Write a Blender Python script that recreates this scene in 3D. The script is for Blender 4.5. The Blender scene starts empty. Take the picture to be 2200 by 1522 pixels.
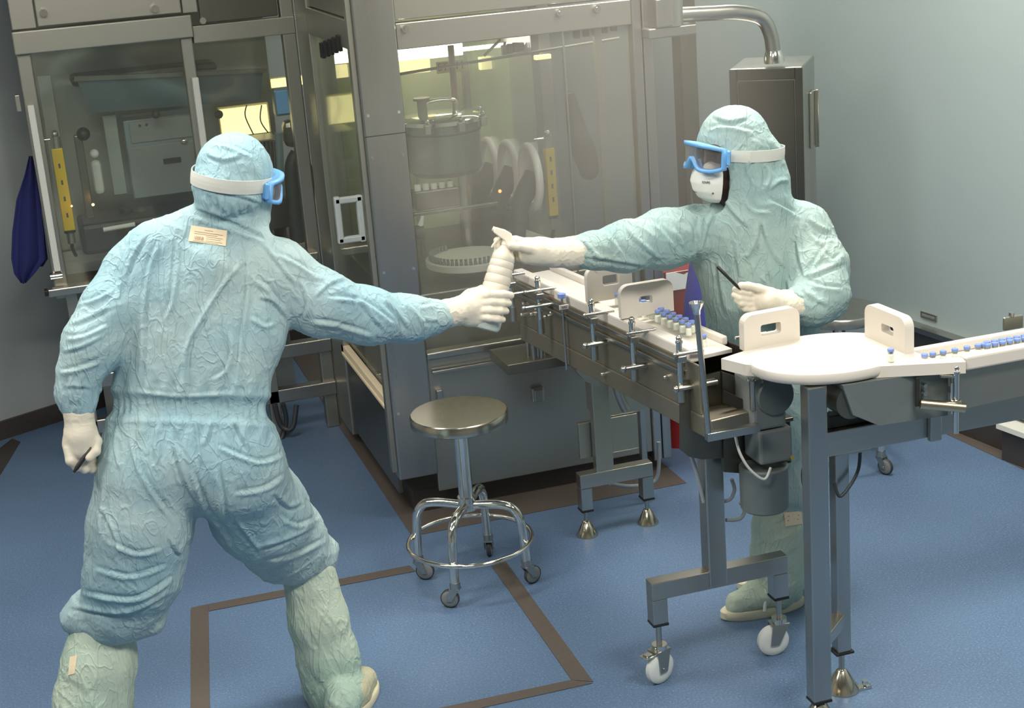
import bpy, bmesh, math, random
import numpy as np
from mathutils import Vector, Matrix
random.seed(7); np.random.seed(7)
S = bpy.context.scene
COL = S.collection
PI = math.pi

# ------------------------------------------------------------------ camera
CW, CH, CF = 2200, 1522, 3400.0
PITCH, ROLL, YAW, CAMZ = math.radians(17.2), math.atan2(850, 10940), math.radians(16.3), 2.47
O = np.array([0, 0, CAMZ])
_f0 = np.array([math.sin(YAW), math.cos(YAW), 0]); RGT = np.array([math.cos(YAW), -math.sin(YAW), 0]); _z = np.array([0, 0, 1.])
FWD = _f0*math.cos(PITCH) - _z*math.sin(PITCH); UPV = _f0*math.sin(PITCH) + _z*math.cos(PITCH)
sR, cR = math.sin(ROLL), math.cos(ROLL)
IX = RGT*cR - UPV*sR          # world direction of +x in the frame
IY = -(RGT*sR + UPV*cR)       # world direction of +y (down) in the frame
cam_d = bpy.data.cameras.new('camera'); cam = bpy.data.objects.new('camera', cam_d); COL.objects.link(cam)
cam_d.sensor_width = 36; cam_d.lens = CF/CW*36; cam_d.clip_start = .05
cam.matrix_world = Matrix(((IX[0], -IY[0], -FWD[0], O[0]), (IX[1], -IY[1], -FWD[1], O[1]), (IX[2], -IY[2], -FWD[2], O[2]), (0, 0, 0, 1)))
S.camera = cam
def ray(x, y): return FWD + IX*(x-CW/2)/CF + IY*(y-CH/2)/CF
def at(x, y, d): return O + ray(x, y)*d
def onz(x, y, z=0.): r = ray(x, y); return O + r*((z-CAMZ)/r[2])
def onY(x, y, Y): r = ray(x, y); return O + r*(Y/r[1])
def onX(x, y, X): r = ray(x, y); return O + r*(X/r[0])

# ------------------------------------------------------------------ world, lights, exposure
w = bpy.data.worlds.new('world'); S.world = w; w.use_nodes = True
w.node_tree.nodes['Background'].inputs[0].default_value = (.62, .72, .82, 1)
w.node_tree.nodes['Background'].inputs[1].default_value = .25
S.view_settings.view_transform = 'Standard'; S.view_settings.look = 'None'
S.view_settings.exposure = 0.62; S.view_settings.gamma = 1.0; S.view_settings.use_curve_mapping = False
def area(name, loc, sx, sy, power, col, rot=(0, 0, 0)):
    l = bpy.data.lights.new(name, 'AREA'); l.shape = 'RECTANGLE'; l.size = sx; l.size_y = sy; l.energy = power; l.color = col
    o = bpy.data.objects.new(name, l); COL.objects.link(o); o.location = loc; o.rotation_euler = rot; return o
CEIL = 3.15
LAMPS = [(.1, 2.2, 30), (2.4, 2.2, 42), (.1, 4.6, 22), (2.5, 4.7, 35), (2.9, 6.9, 26), (-1.6, 4.0, 20)]
for i, (lx, ly, pw) in enumerate(LAMPS):
    area('ceiling_lamp_light', (lx, ly, CEIL-.04), 1.15, .55, pw, (1.0, .95, .86))

# ------------------------------------------------------------------ helpers
def lin(r, g, b):
    f = lambda c: ((c/255+.055)/1.055)**2.4 if c > 10 else c/255/12.92
    return (f(r), f(g), f(b), 1)
class NT:
    def __init__(s, name):
        s.m = bpy.data.materials.new(name); s.m.use_nodes = True; s.t = s.m.node_tree; s.b = s.t.nodes['Principled BSDF']
    def n(s, typ, **kw):
        nd = s.t.nodes.new(typ)
        for k, v in kw.items():
            if k in nd.inputs.keys(): nd.inputs[k].default_value = v
            else: setattr(nd, k, v)
        return nd
    def l(s, a, b): s.t.links.new(a, b)
def mat(name, col, rough=.5, metal=0., var=0., scale=30., bump=0., bscale=200., stretch=(1, 1, 1), emit=0., alpha=1., spec=.5, rvar=0., trans=0., col2=None):
    N = NT(name); b = N.b
    b.inputs['Base Color'].default_value = col; b.inputs['Roughness'].default_value = rough; b.inputs['Metallic'].default_value = metal
    b.inputs['Specular IOR Level'].default_value = spec
    if trans: b.inputs['Transmission Weight'].default_value = trans
    tc = N.n('ShaderNodeTexCoord'); mp = N.n('ShaderNodeMapping'); mp.inputs['Scale'].default_value = stretch; N.l(tc.outputs['Object'], mp.inputs[0])
    no = N.n('ShaderNodeTexNoise', Scale=scale, Detail=6.); N.l(mp.outputs[0], no.inputs[0])
    if var or col2:
        mx = N.n('ShaderNodeMix', data_type='RGBA'); c2 = col2 or tuple(max(0, c*(1-var)) for c in col[:3])+(1,)
        mx.inputs[6].default_value = col; mx.inputs[7].default_value = c2
        rp = N.n('ShaderNodeMapRange'); rp.inputs[1].default_value = .35; rp.inputs[2].default_value = .65
        N.l(no.outputs[0], rp.inputs[0]); N.l(rp.outputs[0], mx.inputs[0]); N.l(mx.outputs[2], b.inputs['Base Color'])
    if rvar:
        rp = N.n('ShaderNodeMapRange'); rp.inputs[3].default_value = max(0.02, rough-rvar); rp.inputs[4].default_value = rough+rvar
        N.l(no.outputs[0], rp.inputs[0]); N.l(rp.outputs[0], b.inputs['Roughness'])
    if bump:
        nb = N.n('ShaderNodeTexNoise', Scale=bscale, Detail=4.); N.l(mp.outputs[0], nb.inputs[0])
        bp = N.n('ShaderNodeBump', Strength=bump, Distance=.002); N.l(nb.outputs[0], bp.inputs['Height']); N.l(bp.outputs[0], b.inputs['Normal'])
    if emit:
        b.inputs['Emission Color'].default_value = col; b.inputs['Emission Strength'].default_value = emit
    return N.m

def suit_material(name, c1, c2):
    N = NT(name); b = N.b; b.inputs['Roughness'].default_value = .62; b.inputs['Specular IOR Level'].default_value = .25
    tc = N.n('ShaderNodeTexCoord')
    n0 = N.n('ShaderNodeTexNoise', Scale=3.2, Detail=4.); N.l(tc.outputs['Object'], n0.inputs[0])
    mx = N.n('ShaderNodeMix', data_type='RGBA'); mx.inputs[6].default_value = c1; mx.inputs[7].default_value = c2
    rp = N.n('ShaderNodeMapRange'); rp.inputs[1].default_value = .4; rp.inputs[2].default_value = .62
    N.l(n0.outputs[0], rp.inputs[0]); N.l(rp.outputs[0], mx.inputs[0]); N.l(mx.outputs[2], b.inputs['Base Color'])
    # crumpled cloth: thin raised creases where warped noise crosses its mean
    wv = N.n('ShaderNodeTexNoise', Scale=4., Detail=2.); N.l(tc.outputs['Object'], wv.inputs[0])
    ad = N.n('ShaderNodeVectorMath', operation='MULTIPLY_ADD'); ad.inputs[1].default_value = (.12, .12, .12)
    N.l(wv.outputs['Color'], ad.inputs[0]); N.l(tc.outputs['Object'], ad.inputs[2])
    acc = None
    for sc, rot, wd, amp, zs in ((9., (.35, .3, .2), .022, .7, .2), (12., (-.7, .4, 1.), .022, .6, .2), (16., (1.3, .5, .6), .025, .5, .3), (24., (.9, .1, -.5), .04, .3, .5), (40., (1.5, .4, .3), .05, .22, .6)):
        mp = N.n('ShaderNodeMapping'); mp.inputs['Rotation'].default_value = rot; mp.inputs['Scale'].default_value = (1, 1, zs); N.l(ad.outputs[0], mp.inputs[0])
        no = N.n('ShaderNodeTexNoise', Scale=sc, Detail=1.5); N.l(mp.outputs[0], no.inputs[0])
        sb = N.n('ShaderNodeMath', operation='SUBTRACT'); sb.inputs[1].default_value = .5; N.l(no.outputs[0], sb.inputs[0])
        ab = N.n('ShaderNodeMath', operation='ABSOLUTE'); N.l(sb.outputs[0], ab.inputs[0])
        mr = N.n('ShaderNodeMapRange', interpolation_type='SMOOTHSTEP'); mr.inputs[1].default_value = 0; mr.inputs[2].default_value = wd; mr.inputs[3].default_value = amp; mr.inputs[4].default_value = 0; N.l(ab.outputs[0], mr.inputs[0])
        if acc is None: acc = mr
        else:
            a_ = N.n('ShaderNodeMath', operation='ADD'); N.l(acc.outputs[0], a_.inputs[0]); N.l(mr.outputs[0], a_.inputs[1]); acc = a_
    n3 = N.n('ShaderNodeTexNoise', Scale=22., Detail=4., Distortion=.8); N.l(ad.outputs[0], n3.inputs[0])
    a_ = N.n('ShaderNodeMath', operation='ADD'); N.l(acc.outputs[0], a_.inputs[0]); N.l(n3.outputs[0], a_.inputs[1])
    bp = N.n('ShaderNodeBump', Strength=.6, Distance=.0042); N.l(a_.outputs[0], bp.inputs['Height']); N.l(bp.outputs[0], b.inputs['Normal'])
    return N.m

def glass_material(name, tint, refl, haze=.0, rough=.02, hazecol=(.8, .78, .68, 1)):
    """window glass: mostly see-through, a mirror share and a thin pale film painted in for reflected haze"""
    N = NT(name); t = N.t; t.nodes.remove(N.b); out = t.nodes['Material Output']
    tr = N.n('ShaderNodeBsdfTransparent'); tr.inputs[0].default_value = tint
    gl = N.n('ShaderNodeBsdfGlossy'); gl.inputs['Roughness'].default_value = rough; gl.inputs[0].default_value = (1, .97, .9, 1)
    fr = N.n('ShaderNodeLayerWeight'); fr.inputs[0].default_value = .25
    mp = N.n('ShaderNodeMapRange'); mp.inputs[3].default_value = refl; mp.inputs[4].default_value = min(1, refl+.5); N.l(fr.outputs['Fresnel'], mp.inputs[0])
    mx = N.n('ShaderNodeMixShader'); N.l(mp.outputs[0], mx.inputs[0]); N.l(tr.outputs[0], mx.inputs[1]); N.l(gl.outputs[0], mx.inputs[2])
    last = mx
    if haze:
        df = N.n('ShaderNodeBsdfDiffuse'); df.inputs[0].default_value = hazecol
        tc = N.n('ShaderNodeTexCoord'); no = N.n('ShaderNodeTexNoise', Scale=1.6, Detail=3.); N.l(tc.outputs['Object'], no.inputs[0])
        mr = N.n('ShaderNodeMapRange'); mr.inputs[1].default_value = .3; mr.inputs[2].default_value = .7; mr.inputs[3].default_value = haze*.4; mr.inputs[4].default_value = haze*1.5
        N.l(no.outputs[0], mr.inputs[0])
        m2 = N.n('ShaderNodeMixShader'); N.l(mr.outputs[0], m2.inputs[0]); N.l(mx.outputs[0], m2.inputs[1]); N.l(df.outputs[0], m2.inputs[2]); last = m2
    N.l(last.outputs[0], out.inputs[0]); return N.m

def floor_material():
    N = NT('floor_vinyl'); b = N.b; tc = N.n('ShaderNodeTexCoord')
    no = N.n('ShaderNodeTexNoise', Scale=140., Detail=5.); N.l(tc.outputs['Object'], no.inputs[0])
    cr = N.n('ShaderNodeValToRGB'); e = cr.color_ramp.elements
    e[0].position = .3; e[0].color = lin(84, 110, 141); e[1].position = .62; e[1].color = lin(105, 132, 165)
    q = e.new(.74); q.color = lin(138, 162, 190)
    N.l(no.outputs[0], cr.inputs[0])
    n2 = N.n('ShaderNodeTexNoise', Scale=1.1, Detail=3.); N.l(tc.outputs['Object'], n2.inputs[0])
    mx = N.n('ShaderNodeMix', data_type='RGBA', blend_type='MULTIPLY'); mx.inputs[0].default_value = .35
    N.l(cr.outputs[0], mx.inputs[6]); N.l(n2.outputs[0], mx.inputs[7]); N.l(mx.outputs[2], b.inputs['Base Color'])
    mr = N.n('ShaderNodeMapRange'); mr.inputs[3].default_value = .34; mr.inputs[4].default_value = .5; N.l(no.outputs[0], mr.inputs[0]); N.l(mr.outputs[0], b.inputs['Roughness'])
    bp = N.n('ShaderNodeBump', Strength=.12, Distance=.001); N.l(no.outputs[0], bp.inputs['Height']); N.l(bp.outputs[0], b.inputs['Normal'])
    return N.m

M = {}
M['steel'] = mat('brushed_steel', lin(184, 183, 176), .3, 1., var=.1, scale=14, stretch=(1, 1, .05), rvar=.07, bump=.05, bscale=60)
M['steel_h'] = mat('brushed_steel_across', lin(186, 183, 174), .33, 1., var=.1, scale=14, stretch=(.05, 1, 1), rvar=.07, bump=.05, bscale=60)
M['sheet'] = mat('sheet_steel', lin(180, 178, 166), .36, .92, var=.1, scale=2.2, rvar=.08)
M['dark_sheet'] = mat('dark_sheet_steel', lin(122, 119, 108), .34, .9, var=.12, scale=2.5, rvar=.08)
M['chrome'] = mat('polished_chrome', lin(225, 222, 214), .09, 1., rvar=.03)
M['grey'] = mat('grey_enamel', lin(120, 126, 124), .5, .0, var=.06, scale=6)
M['blue_grey'] = mat('blue_grey_panel', lin(120, 138, 142), .42, .3, var=.08, scale=3)
M['black'] = mat('black_plastic', lin(28, 28, 28), .45, 0, var=.1)
M['dark'] = mat('dark_machinery', lin(58, 58, 54), .5, .4, var=.25, scale=12)
M['rubber'] = mat('dark_rubber', lin(60, 62, 64), .6)
M['wheel_grey'] = mat('grey_caster_tread', lin(120, 124, 124), .5)
M['white_plastic'] = mat('white_machined_plastic', lin(214, 207, 196), .42, 0, var=.03, scale=8, spec=.4)
M['nylon'] = mat('white_nylon_wheel', lin(218, 222, 216), .4)
M['glove'] = mat('latex_glove', lin(222, 214, 196), .55, 0, var=.05, scale=18, bump=.35, bscale=70, spec=.35)
M['glove_dirty'] = M['glove']
M['bottle'] = mat('white_bottle_plastic', lin(222, 214, 198), .42, 0, spec=.4)
M['bottle_clear'] = mat('milky_bottle_base', lin(205, 214, 205), .3, 0)
M['wall'] = mat('wall_panel_paint', lin(158, 172, 172), .3, 0, var=.05, scale=1.2, rvar=.04)
M['wall_b'] = mat('wall_back_paint', lin(152, 158, 158), .4, 0, var=.04, scale=1.5)
M['ceiling'] = mat('ceiling_paint', lin(215, 214, 205), .6)
M['base'] = mat('dark_cove_base', lin(62, 56, 52), .45, 0, var=.1)
M['tape'] = mat('brown_floor_tape', lin(92, 84, 78), .45, 0, var=.12, scale=120)
M['yellow'] = mat('yellow_light_curtain', lin(214, 178, 22), .45, 0)
M['cream'] = mat('cream_panel', lin(226, 212, 150), .6, 0)
M['cream_green'] = mat('pale_green_panel', lin(178, 190, 148), .5, 0)
M['grey_motor'] = mat('grey_motor_paint', lin(112, 120, 118), .45, .25, var=.08, scale=8)
M['yellow_brass'] = mat('brass_gland', lin(200, 180, 110), .3, 1)
M['foot_steel'] = mat('turned_steel_foot', lin(206, 196, 176), .18, 1)
M['steel_warm'] = mat('warm_steel_rod', lin(190, 178, 150), .3, 1)
M['pink'] = mat('pink_tube', lin(180, 110, 100), .5)
M['vial_dark'] = mat('tinted_vial', lin(120, 124, 120), .2)
M['navy'] = mat('navy_cloth', lin(30, 34, 92), .85, 0, bump=.4, bscale=300)
M['blue_bag'] = mat('blue_bag', lin(44, 54, 150), .5, 0, var=.1)
M['red'] = mat('dark_red_plastic', lin(150, 34, 30), .45, 0, var=.2, scale=20)
M['label'] = mat('cream_paper_label', lin(236, 218, 186), .7)
M['ink'] = mat('faded_print_ink', lin(150, 124, 96), .7)
M['ink_dark'] = mat('dark_print_ink', lin(60, 60, 58), .6)
M['goggle'] = mat('blue_goggle_plastic', lin(112, 172, 228), .35, 0, spec=.5)
M['strap'] = mat('elastic_strap', lin(206, 208, 200), .7, 0, bump=.2, bscale=500)
M['mask'] = mat('white_mask_fleece', lin(226, 228, 222), .8, 0, bump=.15, bscale=400)
M['skin'] = mat('dark_brown_skin', lin(78, 50, 40), .5, 0, var=.1, scale=20)
M['skin_light'] = mat('skin_under_hood', lin(150, 105, 84), .5, 0, var=.1, scale=20)
M['suit'] = suit_material('cleanroom_suit_cloth', lin(170, 192, 192), lin(148, 182, 192))
M['suit2'] = suit_material('cleanroom_suit_cloth_green', lin(164, 184, 178), lin(144, 172, 172))
M['boot'] = suit_material('overboot_cloth', lin(190, 204, 186), lin(170, 194, 180))
M['sole'] = mat('cream_overshoe_sole', lin(222, 216, 188), .6, 0, var=.05)
M['sole_cloth'] = suit_material('overshoe_cloth', lin(200, 196, 168), lin(188, 186, 158))
M['cap_blue'] = mat('blue_vial_cap', lin(120, 145, 210), .4)
M['vial_glass'] = mat('clear_vial_glass', lin(222, 228, 214), .15, 0, spec=.6)
M['led_red'] = mat('red_indicator', (1, .08, .02, 1), .4, emit=12)
M['led_orange'] = mat('orange_indicator', (1, .45, .08, 1), .4, emit=14)
M['lamp'] = mat('warm_lamp_tube', (1, .86, .80, 1), .4, emit=3.2)
M['lamp_y'] = mat('yellow_lamp', (1, .86, .42, 1), .4, emit=.9)
M['lamp_c'] = mat('ceiling_diffuser', (1, .95, .86, 1), .4, emit=4.)
M['pane'] = glass_material('machine_glass', (.95, .98, .96, 1), .025, .03, rough=.06)
M['pane_hazy'] = glass_material('machine_glass_hazy', (.95, .98, .95, 1), .03, .07, rough=.08, hazecol=(.82, .78, .64, 1))  # beige film puts the reflected haze into the pane's colour
M['lens'] = glass_material('goggle_lens', (.62, .56, .54, 1), .12, .12, hazecol=(.6, .6, .62, 1))
M['cable'] = mat('grey_cable', lin(150, 156, 158), .5)
M['cable_dark'] = mat('dark_cable', lin(52, 56, 60), .5)
M['floor'] = floor_material()

def veil_material(dens, col):  # beige scattering volume put in to imitate reflected haze
    N = NT('reflected_haze_volume'); t = N.t; t.nodes.remove(N.b); out = t.nodes['Material Output']
    vs = N.n('ShaderNodeVolumeScatter'); vs.inputs['Color'].default_value = col; vs.inputs['Anisotropy'].default_value = .2
    tc = N.n('ShaderNodeTexCoord'); mp = N.n('ShaderNodeMapping'); mp.inputs['Location'].default_value = (-1, -1, -1); mp.inputs['Scale'].default_value = (2, 2, 2); N.l(tc.outputs['Generated'], mp.inputs[0])
    gr = N.n('ShaderNodeTexGradient', gradient_type='SPHERICAL'); N.l(mp.outputs[0], gr.inputs[0])
    mu = N.n('ShaderNodeMath', operation='MULTIPLY'); mu.inputs[1].default_value = dens; N.l(gr.outputs['Fac'], mu.inputs[0]); N.l(mu.outputs[0], vs.inputs['Density'])
    N.l(vs.outputs[0], out.inputs['Volume']); return N.m
M['veil'] = veil_material(1.35, (1, .94, .80, 1))
M['cab_dark'] = mat('dark_cabinet_door', lin(84, 84, 78), .3, .7, var=.15, scale=3)
M['sheet_warm'] = mat('warm_sheet_steel', lin(150, 143, 126), .4, .75, var=.12, scale=3, rvar=.06)
M['vessel'] = mat('vessel_steel', lin(118, 136, 132), .28, .85, var=.15, scale=4, stretch=(3, 3, .1))
M['frame_grey'] = mat('light_grey_frame', lin(176, 184, 184), .4)
M['ring_white'] = mat('pinkish_white_ring', lin(240, 228, 222), .5)
M['wall_n'] = mat('wall_warm_paint', lin(190, 184, 170), .5)
class MB:
    def __init__(s): s.v = []; s.f = []; s.sm = []
    def add(s, v, f, smooth=False):
        o = len(s.v); s.v += [tuple(map(float, p)) for p in v]; s.f += [tuple(i+o for i in q) for q in f]; s.sm += [smooth]*len(f); return s
    def box(s, lo, hi, bev=.0, R=None, loc=None):
        lo = np.minimum(lo, hi) if False else np.array(lo, float); hi = np.array(hi, float)
        a, b = np.minimum(lo, hi), np.maximum(lo, hi)
        bm = bmesh.new(); bmesh.ops.create_cube(bm, size=1.)
        for v in bm.verts: v.co = Vector([(a[i]+b[i])/2 + v.co[i]*(b[i]-a[i]) for i in range(3)])
        if bev > 0:
            bev = min(bev, min(b-a)*.45)
            bmesh.ops.bevel(bm, geom=bm.edges[:], offset=bev, segments=2, affect='EDGES', profile=.5)
        bm.verts.index_update(); vs = np.array([v.co[:] for v in bm.verts]); fs = [[v.index for v in f.verts] for f in bm.faces]; bm.free()
        if R is not None: vs = vs @ np.array(R).T
        if loc is not None: vs = vs + np.array(loc)
        return s.add(vs, fs)
    def quadprism(s, pts, thick):
        """closed outline pts (coplanar, 3-D) extruded by vector thick"""
        p = [np.array(q, float) for q in pts]; t = np.array(thick, float); n = len(p)
        vs = p + [q+t for q in p]; fs = [tuple(range(n))[::-1], tuple(range(n, 2*n))] + [(i, (i+1) % n, (i+1) % n+n, i+n) for i in range(n)]
        return s.add(vs, fs)
    def rings(s, R, closed=False, caps=True, smooth=True):
        n = len(R[0]); v = [p for r in R for p in r]; f = []
        m = len(R)
        for i in range(m if closed else m-1):
            for j in range(n):
                a, b = i*n+j, i*n+(j+1) % n; c, d = ((i+1) % m)*n+(j+1) % n, ((i+1) % m)*n+j
                f.append((a, b, c, d))
        s.add(v, f, smooth)
        if caps and not closed:
            s.add(R[0], [tuple(range(n))[::-1]]); s.add(R[-1], [tuple(range(n))])
        return s
    def cyl(s, a, b, r, r2=None, n=24, caps=True, smooth=True):
        return s.rings(ringpts([a, b], [r, r if r2 is None else r2], n), caps=caps, smooth=smooth)
    def tube(s, pts, r, n=12, closed=False):
        return s.rings(ringpts(pts, r, n, closed), closed=closed)
    def lathe(s, base, prof, n=32, axis=(0, 0, 1)):
        ax = np.array(axis, float); ax /= np.linalg.norm(ax); u, w_ = perp(ax); base = np.array(base, float)
        R = [[base + ax*h + (u*math.cos(t)+w_*math.sin(t))*max(r, 1e-5) for t in np.linspace(0, 2*PI, n, endpoint=False)] for r, h in prof]
        return s.rings(R)
    def sphere(s, c, r, n=16, sc=(1, 1, 1)):
        c = np.array(c, float)
        R = [[c + np.array([math.cos(t)*math.sin(p)*sc[0], math.sin(t)*math.sin(p)*sc[1], -math.cos(p)*sc[2]])*r for t in np.linspace(0, 2*PI, n, endpoint=False)] for p in np.linspace(.02, PI-.02, max(6, n//2+1))]
        return s.rings(R)
    def build(s, name, m, parent=None, **props):
        me = bpy.data.meshes.new(name); me.from_pydata(s.v, [], s.f); me.polygons.foreach_set('use_smooth', s.sm)
        bm = bmesh.new(); bm.from_mesh(me); bmesh.ops.recalc_face_normals(bm, faces=bm.faces[:]); bm.to_mesh(me); bm.free()
        if any(s.sm): me.set_sharp_from_angle(angle=.75); me.polygons.foreach_set('use_smooth', s.sm)
        me.materials.append(M[m] if isinstance(m, str) else m)
        o = bpy.data.objects.new(name, me); COL.objects.link(o); o.parent = parent
        if parent is not None:                      # geometry is given in world space
            off = Vector(worldloc(parent)); me.transform(Matrix.Translation(-off))
        for k, v in props.items(): o[k] = v
        return o
def worldloc(o):
    v = Vector((0, 0, 0))
    while o is not None: v += o.location; o = o.parent
    return v
def perp(d):
    h = np.array([0, 0, 1.]) if abs(d[2]) < .9 else np.array([1., 0, 0]); u = np.cross(h, d); u /= np.linalg.norm(u); return u, np.cross(d, u)
def ringpts(pts, r, n=12, closed=False):
    P_ = [np.array(p, float) for p in pts]; m = len(P_); rr = r if hasattr(r, '__len__') else [r]*m; R = []; u = None
    for i in range(m):
        a = P_[(i-1) % m] if (closed or i > 0) else P_[i]; b = P_[(i+1) % m] if (closed or i < m-1) else P_[i]
        d = b-a; d = d/(np.linalg.norm(d)+1e-12)
        if u is None: u, w_ = perp(d)
        else:
            u = u - d*np.dot(u, d); u /= np.linalg.norm(u); w_ = np.cross(d, u)
        R.append([P_[i] + (u*math.cos(t)+w_*math.sin(t))*rr[i] for t in np.linspace(0, 2*PI, n, endpoint=False)])
    return R
def spline(pts, k=6, closed=False):
    P_ = [np.array(p, float) for p in pts]; n = len(P_); out = []
    g = (lambda i: P_[i % n]) if closed else (lambda i: P_[min(max(i, 0), n-1)])
    for i in range(n if closed else n-1):
        p0, p1, p2, p3 = g(i-1), g(i), g(i+1), g(i+2)
        for t in np.linspace(0, 1, k, endpoint=False):
            out.append(.5*((2*p1)+(-p0+p2)*t+(2*p0-5*p1+4*p2-p3)*t*t+(-p0+3*p1-3*p2+p3)*t**3))
    if not closed: out.append(P_[-1])
    return out
def thing(name, label, cat, loc=(0, 0, 0), group=None, kind=None):
    o = bpy.data.objects.new(name, None); COL.objects.link(o); o.location = tuple(map(float, loc)); o['label'] = label; o['category'] = cat
    o.empty_display_size = .1
    if group: o['group'] = group
    if kind: o['kind'] = kind
    return o
def tag(o, label, cat, group=None):
    o['label'] = label; o['category'] = cat
    if group: o['group'] = group
    return o
def struct(o): o['kind'] = 'structure'; return o
def dup(root, delta, label=None):
    def cp(o, par):
        c = o.copy(); COL.objects.link(c); c.parent = par
        for ch in o.children: cp(ch, c)
        return c
    r = cp(root, None); r.location = Vector(root.location)+Vector(tuple(map(float, delta)))
    if label: r['label'] = label
    return r
def text_mesh(txt, size, origin, xdir, ydir, m, parent, name='lettering', depth=.0006, **props):
    cu = bpy.data.curves.new('tmp', 'FONT'); cu.body = txt; cu.size = size; cu.extrude = depth; cu.align_x = 'CENTER'; cu.align_y = 'CENTER'; cu.resolution_u = 2
    to = bpy.data.objects.new('tmp', cu); COL.objects.link(to)
    dg = bpy.context.evaluated_depsgraph_get(); me = bpy.data.meshes.new_from_object(to.evaluated_get(dg)); bpy.data.objects.remove(to)
    x = np.array(xdir, float); x /= np.linalg.norm(x); y = np.array(ydir, float); y -= x*np.dot(x, y); y /= np.linalg.norm(y); z = np.cross(x, y)
    o_ = np.array(origin, float)
    me.transform(Matrix(((x[0], y[0], z[0], o_[0]), (x[1], y[1], z[1], o_[1]), (x[2], y[2], z[2], o_[2]), (0, 0, 0, 1))))
    me.materials.clear(); me.materials.append(M[m]); o = bpy.data.objects.new(name, me); COL.objects.link(o); o.parent = parent
    if parent is not None: me.transform(Matrix.Translation(-Vector(worldloc(parent))))
    for k, v in props.items(): o[k] = v
    return o
def pbx(x0, y0, x1, y1, Y, dep, bev=.003, mb=None):
    """box whose front face lies in the plane y=Y and spans the two sight points"""
    xm, ym = (x0+x1)/2, (y0+y1)/2; mb = mb or MB()
    return mb.box((onY(x0, ym, Y)[0], Y, onY(xm, y1, Y)[2]), (onY(x1, ym, Y)[0], Y+dep, onY(xm, y0, Y)[2]), bev)
# ------------------------------------------------------------------ room
struct(MB().box((-4, -2, -.05), (4.2, 11, 0)).build('floor', 'floor'))
struct(MB().box((-4, -2, CEIL), (4.2, 11, CEIL+.05)).build('ceiling', 'ceiling'))
WR = lambda Y, off=0.: np.array([3.60-off-.152*(Y-5.58), Y, 0.])
def onW(x, y, off=0.): r = ray(x, y); return O+r*((3.60-off+.152*5.58)/(r[0]+.152*r[1]))
def wprism(Y0, Y1, z0, z1, off, th, mb=None):
    p = [WR(Y0, off), WR(Y1, off)]; up = np.array([0, 0, 1.]); mb = mb or MB(); return mb.quadprism([p[0]+up*z0, p[1]+up*z0, p[1]+up*z1, p[0]+up*z1], (th, 0, 0))
struct(wprism(-2, 11, 0, CEIL, 0, .1).build('wall_right', 'wall'))
WB = lambda x: 7.92 + (x-.17)*.5185
struct(MB().quadprism([(-4, WB(-4), 0), (3.65, WB(3.65), 0), (3.65, WB(3.65), CEIL), (-4, WB(-4), CEIL)], (0, .1, 0)).build('wall_back', 'wall_b'))
struct(MB().box((-4.05, -2, 0), (-3.95, 6, CEIL)).build('wall_left', 'wall_n'))
struct(MB().box((-4, -2.05, 0), (4.2, -2, CEIL)).build('wall_front', 'wall_n'))
# dark cove bases
struct(MB().quadprism([(-4, WB(-4)-.02, 0), (3.65, WB(3.65)-.02, 0), (3.65, WB(3.65)-.02, .09), (-4, WB(-4)-.02, .09)], (0, .02, 0)).build('baseboard_back', 'base'))
struct(wprism(-2, 10, 0, .10, .022, .02).build('baseboard_right', 'base'))
# long dark guard panel low on the right wall
t = thing('wall_guard', 'long dark steel guard panel low on the right wall behind the vial track', 'guard panel', WR(5.6, .03))
wprism(4.0, 6.03, .18, .41, .045, .042).build('guard_plate', 'dark_sheet', t)
wprism(4.0, 6.05, .405, .428, .06, .06).build('guard_rim', 'steel', t)
# pale ledge at the foot of the right wall
P_, Q_ = onz(2140, 910, .165), onz(2300, 968, .165)
t = thing('floor_ledge', 'pale ledge with a dark recess under it at the foot of the right wall', 'ledge', (P_[0], P_[1], 0))
E_ = np.array([.16, .02, 0]); MB().quadprism([P_, Q_, Q_+E_, P_+E_], (0, 0, -.022)).build('ledge_top', 'strap', t)
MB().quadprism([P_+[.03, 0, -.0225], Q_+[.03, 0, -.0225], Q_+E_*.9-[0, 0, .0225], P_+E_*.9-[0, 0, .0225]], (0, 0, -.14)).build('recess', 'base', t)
# small fixture on the right wall
p = onW(1997, 680)
t = thing('wall_slot', 'small pale slot plate fixed flat on the right wall above the guard', 'wall plate', p)
wprism(p[1]-.05, p[1]+.05, p[2]-.014, p[2]+.014, .006, .006).build('slot_plate', 'sheet', t)
wprism(p[1]-.04, p[1]+.04, p[2]-.005, p[2]+.005, .008, .002).build('slot', 'grey', t)
# tapes on the floor
def tape(px, label, thick=.0015):
    P_ = [onz(x, y, .001) for x, y in px]
    tag(MB().quadprism(P_, (0, 0, thick)).build('floor_tape', 'tape'), label, 'floor tape', 'brown marking tapes on the blue floor')
tape([(410, 1307), (448, 1299), (448, 1317), (452, 1600), (410, 1600)], 'brown floor tape running toward the viewer beside the bent-forward worker')
tape([(449, 1299), (880, 1216), (893, 1228), (449, 1314)], 'brown floor tape behind the front boot of the left worker')
tape([(1050, 1208), (1086, 1207), (1275, 1466), (1228, 1462)], 'long brown floor tape leading away from the stool casters to a corner')
tape([(1227, 1462), (1273, 1469), (900, 1552), (890, 1534)], 'brown floor tape along the bottom edge, meeting the corner')
struct(MB().box((1.17, 5.58, .0005), (2.33, 9.3, .002)).build('trim_1', 'tape'))
P_ = [onz(*q, .001) for q in ((0, 1022), (44, 950), (26, 943), (-60, 1010))]
struct(MB().quadprism(P_, (0, 0, .001)).build('trim_2', 'base'))
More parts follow.
